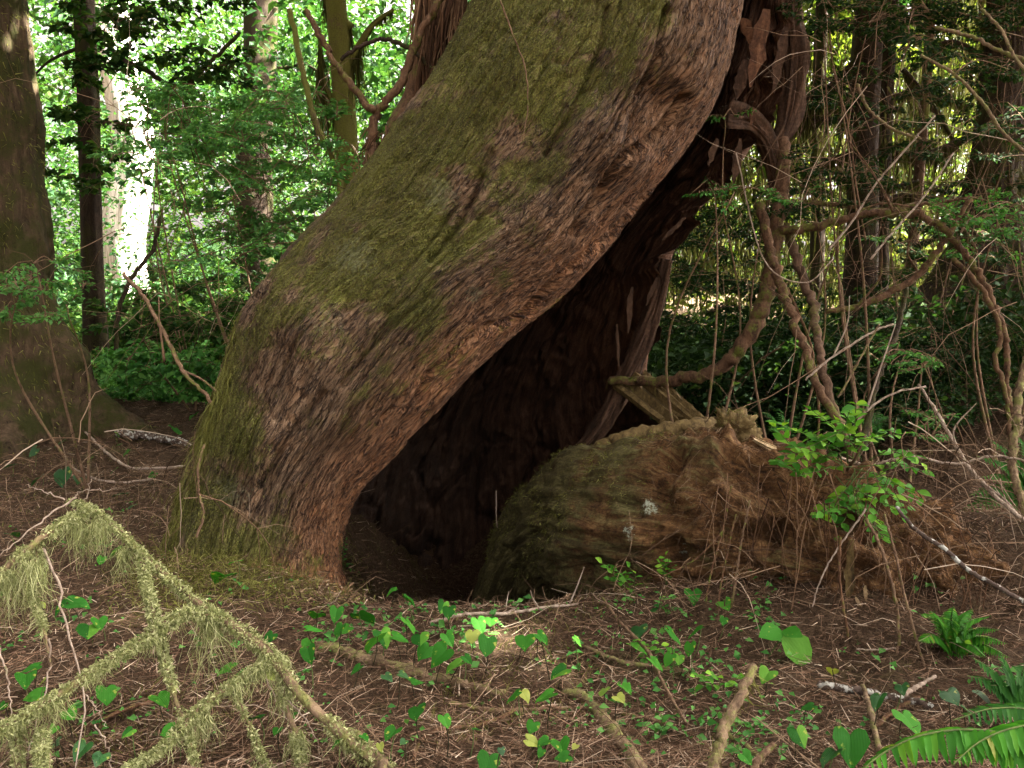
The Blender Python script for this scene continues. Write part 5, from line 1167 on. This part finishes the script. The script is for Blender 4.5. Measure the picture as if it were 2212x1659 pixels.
# stems and twigs on the left
LB = 'thin branches on the left'
def leftb(pl, rp, label, Y, mat='twig_moss', sides=(), moss=0):
    stick('bare_branch', pl, [x * 0.68 for x in rp], M[mat], label, 'branch', Y=Y, group=LB, sides=sides, nseg=7, moss=moss)
leftb([(265, 590), (310, 640), (355, 720), (395, 800), (450, 860), (490, 920)], [6, 7, 5], 'slender dead branch hanging between the left tree and the leaning trunk', (3.9, 3.5), 'twig', [([(355, 780, 3.7), (345, 700, 3.7), (343, 640, 3.7)], 3), ([(395, 800, 3.7), (450, 830, 3.6), (540, 920, 3.5)], 3)], 300)
leftb([(440, 960), (428, 1010), (430, 1070), (440, 1110), (425, 1160)], [4, 4], 'thin twig hanging before the left foot of the leaning trunk', (3.1, 3.1), 'twig')
leftb([(1080, 0), (1110, 80), (1135, 150), (1140, 230), (1128, 305)], [2.5, 2, 1.5], 'fine rootlet dangling across the face of the leaning trunk', (3.3, 3.3), 'twig')
leftb([(660, 20), (715, 120), (745, 165), (790, 225), (806, 240)], [9, 10, 12], 'brown left arm of the forked branch on the upper trunk', (4.1, 4.0), 'bark_red')
leftb([(960, -20), (900, 90), (860, 190), (815, 240), (805, 300), (790, 390)], [12, 13, 14, 18], 'tan right arm of the forked branch with its stub', (4.05, 4.0), 'bark_red')
leftb([(735, 130), (770, 105), (830, 85), (890, 110), (935, 150)], [6, 7, 6], 'dark arched twig behind the forked branch', (4.15, 4.2), 'bark_dark')
leftb([(625, 20), (680, 260), (720, 340), (740, 450), (745, 560)], [9, 10, 10], 'mossy stem behind the huckleberry sprays, left of the trunk', (5.2, 5.0), 'bark_moss')
leftb([(225, 95), (270, 130), (320, 155), (360, 180), (430, 200)], [6, 8, 5], 'mossy limb reaching right from the thin dark trunk', (8.5, 8.0), 'bark_dark', moss=0)
leftb([(520, 70), (470, 120), (410, 180), (400, 270), (395, 330)], [6, 7, 6], 'bent dark stem rising right of the sunlit trunk', (8.0, 8.0), 'bark_dark')
leftb([(345, 470), (330, 540), (285, 600), (255, 680), (252, 780)], [6, 7, 8], 'dark leaning sapling stem below the sunlit trunk', (7.5, 7.2), 'bark_dark')
# red stringy root mass on the upper side of the trunk
def root_mass():
    rng = np.random.default_rng(6); A = Acc()
    root = empty('hanging_root_mass', P(930, 200, 4.3), 'mass of red hanging rootlets on the upper side of the leaning trunk', 'roots')
    for k in range(260):
        u = rng.uniform(895, 1010); v = rng.uniform(-60, 60); Y = rng.uniform(4.15, 4.5)
        e = (u + rng.normal() * 18 - (u - 900) * 0.15, min(v + rng.uniform(80, 300), 240 - (u - 900) * 1.0 + 40))
        pts = smooth_line(np.array([P(u, v, Y), P((u + e[0]) / 2 + rng.normal() * 8, (v + e[1]) / 2, Y), P(e[0], e[1], Y)]), 8)
        A.add(*tube(pts, [rng.uniform(0.002, 0.009), 0.0015], 5, cap=False))
    for k in range(320):
        u = rng.uniform(790, 900); v = 260 + (900 - u) * 0.9 * rng.uniform(0.2, 1) + rng.uniform(-20, 60); Y = rng.uniform(3.95, 4.25)
        pts = smooth_line(np.array([P(u, v, Y), P(u + rng.normal() * 15, v + 30, Y), P(u + rng.normal() * 25, v + rng.uniform(40, 110), Y)]), 6)
        A.add(*tube(pts, [rng.uniform(0.001, 0.004), 0.001], 4, cap=False))
    world_part('rootlets', *A.get(), M['root_hair'], root, 'stuff')
    world_part('root_core', *tube(smooth_line(UV([(945, -150, 4.45), (935, 0, 4.4), (925, 120, 4.35), (890, 240, 4.3), (850, 330, 4.2), (800, 420, 4.1)], 4), 40), [PX(38, 4.4), PX(36, 4.4), PX(30, 4.3), PX(34, 4.2), PX(36, 4.2), PX(20, 4.1)], 16, 0.5, 3), M['bark_red'], root)
root_mass()

# ================================================================== BACKGROUND TREES
def crown_mesh(name, mat, seed, n_br=46, per=230, R=2.6, H=9.0):
    """conifer crown: drooping boughs carrying flat sprays; unit crown from z=0 to H"""
    rng = np.random.default_rng(seed); C, D, N = [], [], []
    for k in range(n_br):
        f = (k + rng.uniform()) / n_br; az = rng.uniform(0, 2 * np.pi); Lb = R * (1 - f * 0.82) * rng.uniform(0.7, 1.15)
        t = rng.uniform(0.12, 1, per) ** 0.7; out = np.array([math.cos(az), math.sin(az), 0]); sd = np.array([-out[1], out[0], 0])
        wdt = 0.32 * Lb * (1 - t) + 0.12
        off = rng.normal(size=per) * wdt * 0.6
        p = out * (t * Lb)[:, None] + sd * off[:, None] + np.array([0, 0, 1.0]) * (f * H - 0.35 * Lb * t ** 1.7 + rng.normal(size=per) * 0.06)[:, None]
        C.append(p); D.append(out * 0.8 + sd * np.sign(off)[:, None] * 0.7 + np.array([0, 0, -0.35]) + rng.normal(size=(per, 3)) * 0.3); N.append(np.array([0, 0, 1.0]) + rng.normal(size=(per, 3)) * 0.35)
    C, D, N = map(np.concatenate, (C, D, N)); n = len(C)
    return mesh_data(name, *leaves(C, D, N, rng.uniform(0.16, 0.34, n), rng.uniform(0.07, 0.14, n)), mat)
CROWN = [crown_mesh('crown_%d' % s, M['needle'], s) for s in range(2)]
CROWN_Y = [crown_mesh('mossy_crown', M['yellow_leaf'], 9, 40, 170)]
def tree(name, label, u, vbase, Y, hw, mat, top_uv=None, height=16, flare=1.5, flare_h=0.6, limbs=(), crown=None, cz=6.0, cs=1.0, moss=0, rough=0.18, lobes=(), group=None, xy=None, hang_len=0.3, moss_mat='moss_dark'):
    """trunk centred on photo column u at distance Y; hw half-width in photo pixels"""
    b = P(u, vbase, Y) if xy is None else np.array([xy[0], xy[1], 0]); b[2] = TZ(b[0], b[1]) - 0.1
    r = PX(hw, Y) if xy is None else hw
    top = np.array([b[0] + (PX((top_uv or u) - u, Y) * height / 4.0), b[1], b[2] + height])
    root = empty(name, b, label, 'tree', group)
    zz = np.concatenate([np.linspace(-0.15, flare_h * 2, 70 if lobes else 24), np.linspace(flare_h * 2.1, 6, 70), np.linspace(6.4, height, 14)])
    pts = b + (top - b) * (zz / height)[:, None]; pts[:, 0] += np.sin(zz * 0.9 + u) * r * 0.12 * np.minimum(zz, 3)
    rr = r * (1 - 0.5 * zz / height) * (1 + (flare - 1) * np.exp(-(np.maximum(zz, 0) / flare_h) ** 1.3))
    nseg = 200 if lobes else 56 if hw > 40 or xy is not None else 28
    V, F = tube(pts, rr, nseg, 0.0, cap=True)
    nn = len(zz) * nseg; ang = np.tile(np.arange(nseg) * 2 * np.pi / nseg, len(zz)); zs = np.repeat(zz, nseg)
    ax = np.repeat(pts, nseg, 0); dv = V[:nn] - ax
    g = fbm(np.stack([np.cos(ang) * 3.5 + b[0], np.sin(ang) * 3.5 + b[1], zs * 0.7], -1), 4, int(abs(u)) % 97) - 0.5
    fl = fbm(np.stack([np.cos(ang) * 1.5 + b[0], np.sin(ang) * 1.5, zs * 0.15], -1), 2, 13) - 0.5
    V[:nn] = ax + dv * (1 + rough * 2 * g + 1.3 * fl * np.exp(-zs / (flare_h * 1.2)))[:, None]
    if lobes:
        dv = V[:nn] - ax; an = np.arctan2(dv[:, 1], dv[:, 0]); ux = unit(np.stack([dv[:, 0], dv[:, 1], dv[:, 0] * 0], -1))
        for la, amp, wd_, hh in lobes:
            da = (an - la + np.pi) % (2 * np.pi) - np.pi
            wz = wd_ * (0.75 + 0.5 * np.clip(zs / hh, 0, 2))
            V[:nn] += ux * (amp * np.exp(-(da / wz) ** 2) * np.exp(-np.maximum(zs, 0) / hh))[:, None]
        V[:nn] += ux * (((fbm(V[:nn] * 3.0, 4, 23) - 0.5) * 0.34 + (fbm(V[:nn] * np.array([16, 16, 5]), 3, 29) - 0.5) * 0.10) * np.exp(-np.maximum(zs, 0) / 2.0))[:, None]
    tr = world_part('trunk', V, F, mat, root)
    if lobes:
        rq = np.random.default_rng(4); sel = np.where((zs < 3.2) & (V[:nn, 1] < b[1] + 0.1))[0]; pk = rq.choice(sel, 7000); cl_ = fbm(V[pk] * 3, 3, 8); pk = pk[cl_ > 0.47]
        m_ = len(pk); world_part('moss_fuzz', *strands(V[pk] + rq.normal(size=(m_, 3)) * 0.02, unit(dv[pk]) + np.array([0, 0, -0.7]) + rq.normal(size=(m_, 3)) * 0.5, rq.uniform(0.02, 0.06, m_), rq.uniform(0.004, 0.008, m_), 1, 0.3, 0.3, rq), M['moss'], tr, 'stuff')
    rng = np.random.default_rng(int(abs(u)) + 3)
    allm = []
    for lb in limbs:         # limb polylines in photo pixels
        p_ = smooth_line(UV(lb[0], Y), 16); p_[:, 1] += np.linspace(0, lb[2] if len(lb) > 2 else 0, 16)
        world_part('limb', *tube(p_, [PX(lb[1], Y), PX(lb[1] * 0.35, Y)], 8, 0.3, 4), mat, root); allm.append(p_)
    if moss and allm:
        A = Acc()
        for p_ in allm:
            n = moss; c, _ = along(p_, n, rng); cl = vnoise(c * 5, 3); L_ = (0.15 + cl * cl * 1.6) * hang_len * rng.uniform(0.3, 1, n)
            A.add(*strands(c, np.array([[0, 0, -1.0]]) + rng.normal(size=(n, 3)) * 0.15, L_, rng.uniform(0.006, 0.02, n), 3, 0.4, 0.15, rng))
        world_part('hanging_moss', *A.get(), M[moss_mat], root, 'stuff')
    if crown is not None:
        o = put('crown', crown, root, Matrix.Translation(Vector((top - b) * (cz / height))) @ Matrix.Rotation(rng.uniform(0, 6.28), 4, 'Z') @ Matrix.Diagonal((cs, cs, cs * 1.1, 1)))
    return root
TG = 'forest trees behind the leaning tree'
tree('conifer_tree', 'broad mossy trunk with flared root at the left edge, sun on its bark', -25, 930, 6.6, 118, M['bark_left'], None, 18, 1.9, 0.75, crown=CROWN[0], cz=5, rough=0.10,
     lobes=[(-0.3, 0.75, 0.2, 0.45), (-0.95, 0.5, 0.2, 0.35), (-1.7, 0.6, 0.3, 0.35), (-2.4, 0.6, 0.3, 0.4)], group=TG)
tree('conifer_tree', 'thin dark straight trunk left of the sunlit trunk', 206, 700, 9.0, 24, M['bark_dark'], None, 15, 1.3, 0.4, group=TG,
     limbs=[([(206, 400), (232, 398)], 3), ([(206, 265), (238, 262)], 3), ([(206, 90), (110, 130), (60, 180)], 5)])
tree('conifer_tree', 'sunlit trunk glaring behind the thin dark trunk, sun put into its pale bark', 280, 590, 24, 46, M['bark_pale'], None, 24, 1.0, 0.8, group=TG)
tree('conifer_tree', 'brown furrowed trunk behind the huckleberry sprays', 568, 640, 15, 40, M['bark_dark'], None, 18, 1.3, 0.6, group=TG, limbs=[([(568, 290), (500, 280), (440, 310)], 6), ([(600, 150), (660, 140), (720, 180)], 5)], moss=160, crown=CROWN[1], cz=8, cs=0.8)
tree('mossy_tree', 'green mossy stem leaning just left of the forked branch', 760, 420, 9.0, 26, M['bark_moss'], 735, 12, 1.2, 0.4, group=TG, limbs=[([(745, 150), (800, 60), (850, 20)], 10), ([(750, 250), (700, 180), (690, 60)], 8), ([(760, 60), (720, 20), (690, -40)], 8)], moss=350, hang_len=0.6, crown=CROWN_Y[0], cz=5, cs=0.6)
tree('conifer_tree', 'dark trunk with mossy dead limbs, left of the two on the right side', 1856, 690, 9.5, 33, M['bark_dark'], 1862, 16, 1.35, 0.6, group=TG, crown=CROWN[0], cz=4.3, cs=0.9, moss=420,
     limbs=[([(1850, 130), (1810, 170), (1770, 200), (1720, 225)], 8), ([(1850, 218), (1800, 222), (1740, 205), (1710, 215)], 9), ([(1850, 262), (1790, 258), (1720, 255)], 8), ([(1840, 330), (1780, 350), (1730, 380)], 6), ([(1860, 100), (1920, 60), (1990, 40)], 7), ([(1880, 380), (1930, 400), (1985, 390)], 6)])
tree('conifer_tree', 'slimmer dark trunk touching the right of that limbed trunk', 1900, 660, 10.2, 17, M['bark_dark'], None, 15, 1.3, 0.4, group=TG, crown=CROWN[1], cz=4.5, cs=0.8, moss=420,
     limbs=[([(1905, 220), (1960, 200), (2010, 185), (2050, 180)], 9), ([(1960, 200), (2030, 210), (2090, 225)], 7), ([(2000, 205), (2040, 270), (2070, 320)], 8), ([(1905, 440), (1950, 420), (1990, 430)], 7), ([(1950, 150), (1980, 180), (1990, 200)], 6), ([(1905, 320), (1960, 330), (2020, 310)], 6)])
tree('conifer_tree', 'big dark trunk with a flared mound of roots at the right', 2128, 880, 8.2, 44, M['bark_dark'], 2118, 18, 1.8, 0.6, group=TG, crown=CROWN[0], cz=4.2, moss=380,
     limbs=[([(2120, 290), (2060, 310), (2000, 330)], 8), ([(2130, 250), (2200, 270), (2260, 300)], 10), ([(2130, 350), (2190, 345), (2250, 340)], 8), ([(2120, 120), (2060, 90), (2010, 100)], 7), ([(2120, 60), (2180, 20), (2240, 10)], 7)],
     lobes=[(-2.85, 1.5, 0.38, 0.55), (-2.1, 1.0, 0.33, 0.5), (-1.35, 0.9, 0.3, 0.5), (-0.5, 1.3, 0.4, 0.55)])
tree('conifer_tree', 'slender crooked dead trunk between the dark trunks on the right', 1960, 620, 9.8, 12, M['bark_brown'], 1985, 7, 1.2, 0.4, group=TG, limbs=[([(1965, 340), (1990, 330), (2010, 335)], 5)], moss=150)
tree('conifer_tree', 'thin trunk in front of the bright gap at far right', 1760, 640, 13, 16, M['bark_dark'], None, 14, 1.2, 0.4, group=TG, crown=CROWN_Y[0], cz=4.5, cs=0.6)
tree('conifer_tree', 'hazy thin trunk left of the paired dark trunks', 1960, 600, 17, 14, M['bark_dark'], None, 16, 1.2, 0.4, group=TG, crown=CROWN_Y[0], cz=5.5, cs=0.8)
tree('conifer_tree', 'unseen dark trunk added behind the leaning tree, crown overhead for shade', 1290, 700, 8.0, 40, M['bark_dark'], None, 20, 1.3, 0.5, group=TG, crown=CROWN[1], cz=5.2, cs=1.25)  # never seen; put in so its crown shades the trunks at left
# trees beside and behind the viewer whose crowns shade this spot
SGp = 'trees standing beside the viewer outside the picture'
for k, (x, y, r, cz, cs) in enumerate([(4.6, 0.2, 0.3, 3.6, 1.25), (7.6, 3.6, 0.35, 4.5, 1.35), (6.6, -3.2, 0.35, 5.5, 1.3), (9.8, 0.4, 0.4, 6.0, 1.5), (10.5, 5.6, 0.4, 6.5, 1.4), (13.5, 2.8, 0.4, 9.0, 1.5), (9.6, 8.6, 0.4, 4.0, 1.25), (12.8, 10.2, 0.4, 5.5, 1.3), (3.2, -2.6, 0.35, 7.0, 1.2), (-6.2, 4.6, 0.35, 3.4, 1.2), (-5.2, 1.0, 0.3, 4.5, 1.1), (-8.0, 8.2, 0.35, 4.5, 1.1), (-5.4, 3.0, 0.3, 3.0, 1.1)]):
    tree('shade_tree', '%s tall conifer standing out of view beside the camera' % ORD[k], 900 + k * 13, 900, 5, r, M['bark_brown'], None, 20, 1.3, 0.5, crown=CROWN[k % 2], cz=cz, cs=cs, xy=(x, y), group=SGp)
# crown of the leaning tree, high above the picture
tp = (P(1340, -2600, 4.9) + P(1760, -2580, 4.9)) / 2
for k in range(2):
    put('crown', CROWN[k], TREE, Matrix.Translation(Vector(tp - np.array(TREE.location)) + Vector((0, 0, -1.0 - 1.5 * k))) @ Matrix.Diagonal((1.2, 1.2, 1.1, 1)))

# ================================================================== SHRUBS (mid-distance sprays of leaves)
def spray_shrub(name, label, base, sprays, Y, llen, mat, stem_mat='twig', cat='shrub', group='leafy shrubs in the understorey', per=60, seed=0, depth=0.5, flat=0.25, wr=0.55):
    """sprays: list of (u0,v0,u1,v1,halfwidth px): flat leafy boughs"""
    rng = np.random.default_rng(seed + 500)
    b = P(base[0], base[1], Y); b[2] = min(b[2], TZ(b[0], b[1]) + 0.02) if base[2:] == () else b[2]
    root = empty(name, b, label, cat, group)
    A = Acc(); C, D, N = [], [], []
    mid = np.mean([[s[0], s[1]] for s in sprays], 0)
    hubs = []
    for s_ in sprays:
        dy = rng.uniform(-depth, depth)
        p0, p1 = P(s_[0], s_[1], Y + dy * 0.6), P(s_[2], s_[3], Y + dy)
        if len(hubs) < 3:
            A.add(*tube(smooth_line(np.array([b, (b * 0.5 + p0 * 0.5) + np.array([rng.normal() * .12, rng.normal() * .1, 0.1]), p0, p1]), 18), [0.009, 0.0015], 6, cap=False)); hubs.append(p0)
        else:
            h_ = min(hubs, key=lambda q_: np.linalg.norm(q_ - p0) - 0.15 * rng.uniform()); hubs.append(p0)
            A.add(*tube(smooth_line(np.array([h_, (h_ + p0) / 2 + np.array([0, 0, 0.03]), p0, p1]), 14), [0.0032, 0.0011], 5, cap=False))
        n = per; t = rng.uniform(0, 1, n); wd = PX(s_[4], Y)
        ax = unit(p1 - p0); sd = unit(np.cross(ax, [0, 0, 1.0]))
        off = rng.normal(size=n) * wd * (0.25 + 0.75 * np.sin(np.pi * np.clip(t, 0.05, 0.95))) * 0.6
        p = p0 + (p1 - p0) * t[:, None] + sd * off[:, None] + np.array([0, 0, 1.0]) * ((rng.normal(size=n) * flat * 0.35 * wd) - np.abs(off) * 0.25)[:, None]
        C.append(p); D.append(ax * 0.6 + sd * np.sign(off)[:, None] + rng.normal(size=(n, 3)) * 0.45 + np.array([0, 0, -0.2])); N.append(np.array([0, -0.35, 1.0]) + rng.normal(size=(n, 3)) * 0.38)
        for k in range(7):      # side twiglets
            tt = rng.uniform(0.1, 0.95); q0 = p0 + (p1 - p0) * tt; q1 = q0 + sd * rng.choice([-1, 1]) * wd * rng.uniform(0.5, 1.1) + ax * wd * 0.5
            A.add(*tube(np.array([q0, (q0 + q1) / 2 + np.array([0, 0, 0.01]), q1]), [0.0022, 0.0008], 4, cap=False))
    C, D, N = map(np.concatenate, (C, D, N)); n = len(C)
    world_part('stems', *A.get(), M[stem_mat], root)
    world_part('foliage', *leaves(C, D, N, rng.uniform(0.6, 1.2, n) * llen, rng.uniform(0.8, 1.1, n) * llen * wr), M[mat], root, 'stuff')
    return root
def rnd_sprays(rng, box, n, lr, wr_, slope=0.0):
    out = []
    for k in range(n):
        u, v = rng.uniform(box[0], box[2]), rng.uniform(box[1], box[3]); a = rng.uniform(0, 2 * np.pi); L_ = rng.uniform(*lr)
        out.append((u, v, u + math.cos(a) * L_, v + math.sin(a) * L_ * 0.35 + slope * L_, rng.uniform(*wr_)))
    return out
rs = np.random.default_rng(90)
spray_shrub('huckleberry_shrub', 'airy huckleberry sprays of small leaves left of the leaning trunk', (600, 900), rnd_sprays(rs, (300, 190, 740, 330), 50, (60, 150), (20, 40)) + rnd_sprays(rs, (440, 330, 720, 580), 44, (60, 150), (20, 40)), 5.2, 0.036, 'veil_leaf', seed=1, depth=0.8, per=120)
spray_shrub('huckleberry_shrub', 'bright sprays across the base of the thin dark trunk', (180, 860), rnd_sprays(rs, (0, 560, 180, 700), 18, (50, 120), (14, 30)), 4.6, 0.034, 'veil_leaf', seed=2, per=60)
spray_shrub('maple_shrub', 'broad-leaved sprays at top left before the sunlit trunk', (420, 760), rnd_sprays(rs, (230, 0, 520, 180), 22, (60, 140), (20, 40)) + rnd_sprays(rs, (110, 0, 230, 420), 22, (40, 90), (16, 32)), 8.0, 0.085, 'sun_leaf', seed=3, per=40, wr=0.75)
spray_shrub('huckleberry_shrub', 'dim sprays at the far right edge over the dark root mound', (2180, 900), rnd_sprays(rs, (2040, 420, 2212, 560), 20, (50, 130), (16, 30)), 4.2, 0.028, 'shade_leaf', seed=4, per=60)
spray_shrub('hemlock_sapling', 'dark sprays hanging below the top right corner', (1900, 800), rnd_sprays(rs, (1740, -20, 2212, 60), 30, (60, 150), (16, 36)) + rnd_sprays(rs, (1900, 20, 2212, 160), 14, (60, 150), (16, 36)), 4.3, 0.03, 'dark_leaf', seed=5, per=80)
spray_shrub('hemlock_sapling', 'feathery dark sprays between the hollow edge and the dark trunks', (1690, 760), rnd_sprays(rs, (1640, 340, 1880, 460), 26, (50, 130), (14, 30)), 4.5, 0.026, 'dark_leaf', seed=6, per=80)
spray_shrub('huckleberry_shrub', 'few fresh green sprigs at the hollow edge beside the reddish wood', (1500, 800), rnd_sprays(rs, (1500, 400, 1580, 440), 5, (40, 80), (9, 16)) + rnd_sprays(rs, (1660, 400, 1760, 440), 5, (40, 80), (9, 16)) + rnd_sprays(rs, (1560, 240, 1600, 260), 3, (40, 60), (9, 14)), 4.2, 0.028, 'shade_leaf', seed=7, per=28)
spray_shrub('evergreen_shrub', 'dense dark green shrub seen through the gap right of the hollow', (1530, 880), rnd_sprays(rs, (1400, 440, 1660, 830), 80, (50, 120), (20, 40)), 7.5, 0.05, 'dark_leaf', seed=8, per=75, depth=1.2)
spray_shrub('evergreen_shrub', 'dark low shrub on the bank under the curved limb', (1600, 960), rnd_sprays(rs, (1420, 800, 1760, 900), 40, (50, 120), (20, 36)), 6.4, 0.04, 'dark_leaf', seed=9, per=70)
spray_shrub('huckleberry_shrub', 'small shaded sprays hanging above the level dead branch', (1960, 980), rnd_sprays(rs, (1880, 740, 2030, 800), 8, (40, 80), (10, 18)) + rnd_sprays(rs, (1960, 880, 2080, 960), 6, (40, 80), (10, 18)), 3.9, 0.026, 'shade_leaf', seed=10, per=34)
spray_shrub('salal_shrub', 'leafy green thicket behind the left tree in the clearing', (400, 900), rnd_sprays(rs, (230, 600, 530, 780), 60, (40, 110), (16, 34)), 8.5, 0.07, 'sun_leaf', seed=11, per=60, depth=1.4, wr=0.7)
spray_shrub('salal_shrub', 'low blue-green thicket at the foot of the leaning trunk, left side', (420, 900), rnd_sprays(rs, (260, 760, 480, 860), 40, (40, 100), (14, 30)), 6.8, 0.06, 'shade_leaf', seed=12, per=60, depth=0.8, wr=0.7)
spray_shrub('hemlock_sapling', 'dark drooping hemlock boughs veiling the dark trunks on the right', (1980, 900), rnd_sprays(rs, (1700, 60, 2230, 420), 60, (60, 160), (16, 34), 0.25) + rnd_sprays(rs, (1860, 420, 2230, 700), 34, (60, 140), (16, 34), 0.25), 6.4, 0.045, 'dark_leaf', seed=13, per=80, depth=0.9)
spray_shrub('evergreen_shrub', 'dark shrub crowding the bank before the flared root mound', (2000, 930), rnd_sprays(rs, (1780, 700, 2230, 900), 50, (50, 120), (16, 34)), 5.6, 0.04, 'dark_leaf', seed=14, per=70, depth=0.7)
# sunlit heap of brush in the clearing
def brush_heap():
    rng = np.random.default_rng(17); c = P(480, 735, 12.0); c[2] = TZ(c[0], c[1])
    root = empty('brush_heap', c, 'sunlit heap of dry reddish brush in the clearing', 'brush heap')
    A = Acc(); n = 2600; d = rng.normal(size=(n, 3)); d[:, 2] = np.abs(d[:, 2]); d = unit(d) * rng.uniform(0.2, 1, (n, 1)); p = c + d * np.array([0.75, 0.6, 0.55])
    world_part('dry_brush', *strands(p, rng.normal(size=(n, 3)), rng.uniform(0.1, 0.4, n), rng.uniform(0.008, 0.03, n), 2, 0.1, 0.2, rng), M['litter'], root, 'stuff')
brush_heap()

def tangle(name, label, n, box, Y, ln, r, mat, seed, droop=0.15):
    rng = np.random.default_rng(seed); A = Acc()
    for k in range(n):
        u, v = rng.uniform(box[0], box[2]), rng.uniform(box[1], box[3]); y = rng.uniform(*Y); p = P(u, v, y)
        p[2] = max(p[2], TZ(p[0], p[1]) + 0.02) if k % 3 == 0 else p[2]
        d = unit(rng.normal(size=3) * np.array([1, 0.6, 0.8])); L_ = rng.uniform(*ln); pts = [p]
        for q_ in range(6):
            d = unit(d + rng.normal(size=3) * 0.16 + np.array([0, 0, -droop])); pts.append(pts[-1] + d * L_ / 6)
        pts = np.array(pts); rr = rng.uniform(0.5, 1.3) * r
        A.add(*tube(pts, [rr, rr * 0.4], 4, cap=False))
        for q_ in range(int(rng.integers(1, 4))):
            i_ = int(rng.integers(1, 6)); e = unit(pts[i_] - pts[i_ - 1] + rng.normal(size=3) * 0.6)
            A.add(*tube(np.array([pts[i_], pts[i_] + e * L_ * 0.15, pts[i_] + (e + np.array([0, 0, -0.2])) * L_ * 0.3]), [rr * 0.5, rr * 0.25], 4, cap=False))
    tag(world_part(name, *A.get(), M[mat], kind='stuff'), label, 'twigs')
tangle('twig_tangle', 'tangle of fine dead twigs in front of the trunks on the right', 170, (1680, 0, 2260, 760), (3.6, 5.2), (0.25, 0.9), 0.0019, 'litter_twig', 71)
tangle('twig_tangle', 'dead twigs matted over the bank on the right of the log', 190, (1880, 880, 2260, 1330), (2.6, 3.4), (0.15, 0.6), 0.0016, 'litter_twig', 72, 0.3)
tangle('twig_tangle', 'dead twigs strewn on the shaded ground at the left', 120, (0, 930, 460, 1200), (3.2, 4.6), (0.15, 0.5), 0.0022, 'litter_twig', 73, 0.3)
tangle('twig_tangle', 'dry twigs standing before the fallen log', 90, (1230, 1200, 1700, 1400), (2.6, 3.1), (0.1, 0.35), 0.0016, 'litter_twig', 74, 0.1)
tangle('twig_tangle', 'fine twigs in the huckleberry sprays left of the leaning trunk', 150, (280, 180, 760, 720), (4.4, 6.0), (0.25, 0.8), 0.0026, 'litter_twig', 75)

# ================================================================== FAR FOREST (reads as one mass)
def far_mass(name, label, n, box, llen, mat, seed, gap=0.5, hang=False, cat='forest'):
    rng = np.random.default_rng(seed)
    (u0, u1), (Y0, Y1), (z0, z1) = box
    Y = rng.uniform(Y0, Y1, n); X = (rng.uniform(u0, u1, n) - 1106) * K * Y; Z = terrain(X, Y) + rng.uniform(z0, z1, n)
    p = np.stack([X, Y, Z], -1)
    dens = fbm(p * np.array([0.55, 0.55, 1.1]), 4, seed + 3)
    keep = dens > gap; p = p[keep]; n = len(p)
    if hang: V, F = strands(p, np.array([[0, 0, -1.0]]) + rng.normal(size=(n, 3)) * 0.2, rng.uniform(0.2, 1.0, n) * llen, rng.uniform(0.03, 0.08, n) * llen, 3, 0.3, 0.15, rng)
    else:
        D = rng.normal(size=(n, 3)) * np.array([1, 1, 0.35]) + np.array([0, 0, -0.3]); N = np.array([0, 0, 1.0]) + rng.normal(size=(n, 3)) * 0.45
        V, F = leaves(p, D, N, rng.uniform(0.5, 1.2, n) * llen, rng.uniform(0.35, 0.65, n) * llen)
    return tag(world_part(name, V, F, M[mat], kind='stuff'), label, cat)
far_mass('clearing_foliage', 'sunlit green foliage beyond the clearing on the left', 130000, ((-250, 1150), (27, 46), (0, 16)), 0.34, 'sun_leaf', 201, 0.565)
far_mass('clearing_boughs', 'sparse boughs hanging in the clearing on the left', 60000, ((-100, 1100), (11, 22), (0.8, 7)), 0.17, 'needle', 207, 0.56)
far_mass('undergrowth', 'low green undergrowth covering the clearing on the left', 50000, ((-150, 900), (9, 22), (-0.1, 0.75)), 0.13, 'sun_leaf', 202, 0.44)
far_mass('right_foliage', 'yellow-green backlit mossy foliage behind the trunks on the right', 90000, ((1250, 2500), (13, 32), (0.3, 12)), 0.24, 'yellow_leaf', 203, 0.50)
far_mass('right_moss', 'curtains of hanging moss behind the trunks on the right', 60000, ((1300, 2400), (9.5, 20), (0.8, 8)), 0.5, 'moss_dark', 204, 0.50, True)
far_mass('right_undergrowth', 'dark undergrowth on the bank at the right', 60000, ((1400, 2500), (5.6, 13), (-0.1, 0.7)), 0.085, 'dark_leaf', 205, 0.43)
far_mass('near_undergrowth', 'shaded low plants between the left tree and the leaning trunk', 9000, ((200, 560), (7.0, 10), (-0.05, 0.5)), 0.07, 'veil_leaf', 209, 0.5)
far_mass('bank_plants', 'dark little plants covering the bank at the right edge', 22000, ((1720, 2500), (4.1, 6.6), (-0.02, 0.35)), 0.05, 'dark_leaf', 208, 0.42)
far_mass('far_woods', 'distant dark woods closing the view', 60000, ((-500, 2800), (48, 70), (0, 14)), 0.7, 'sun_leaf', 206, 0.56)
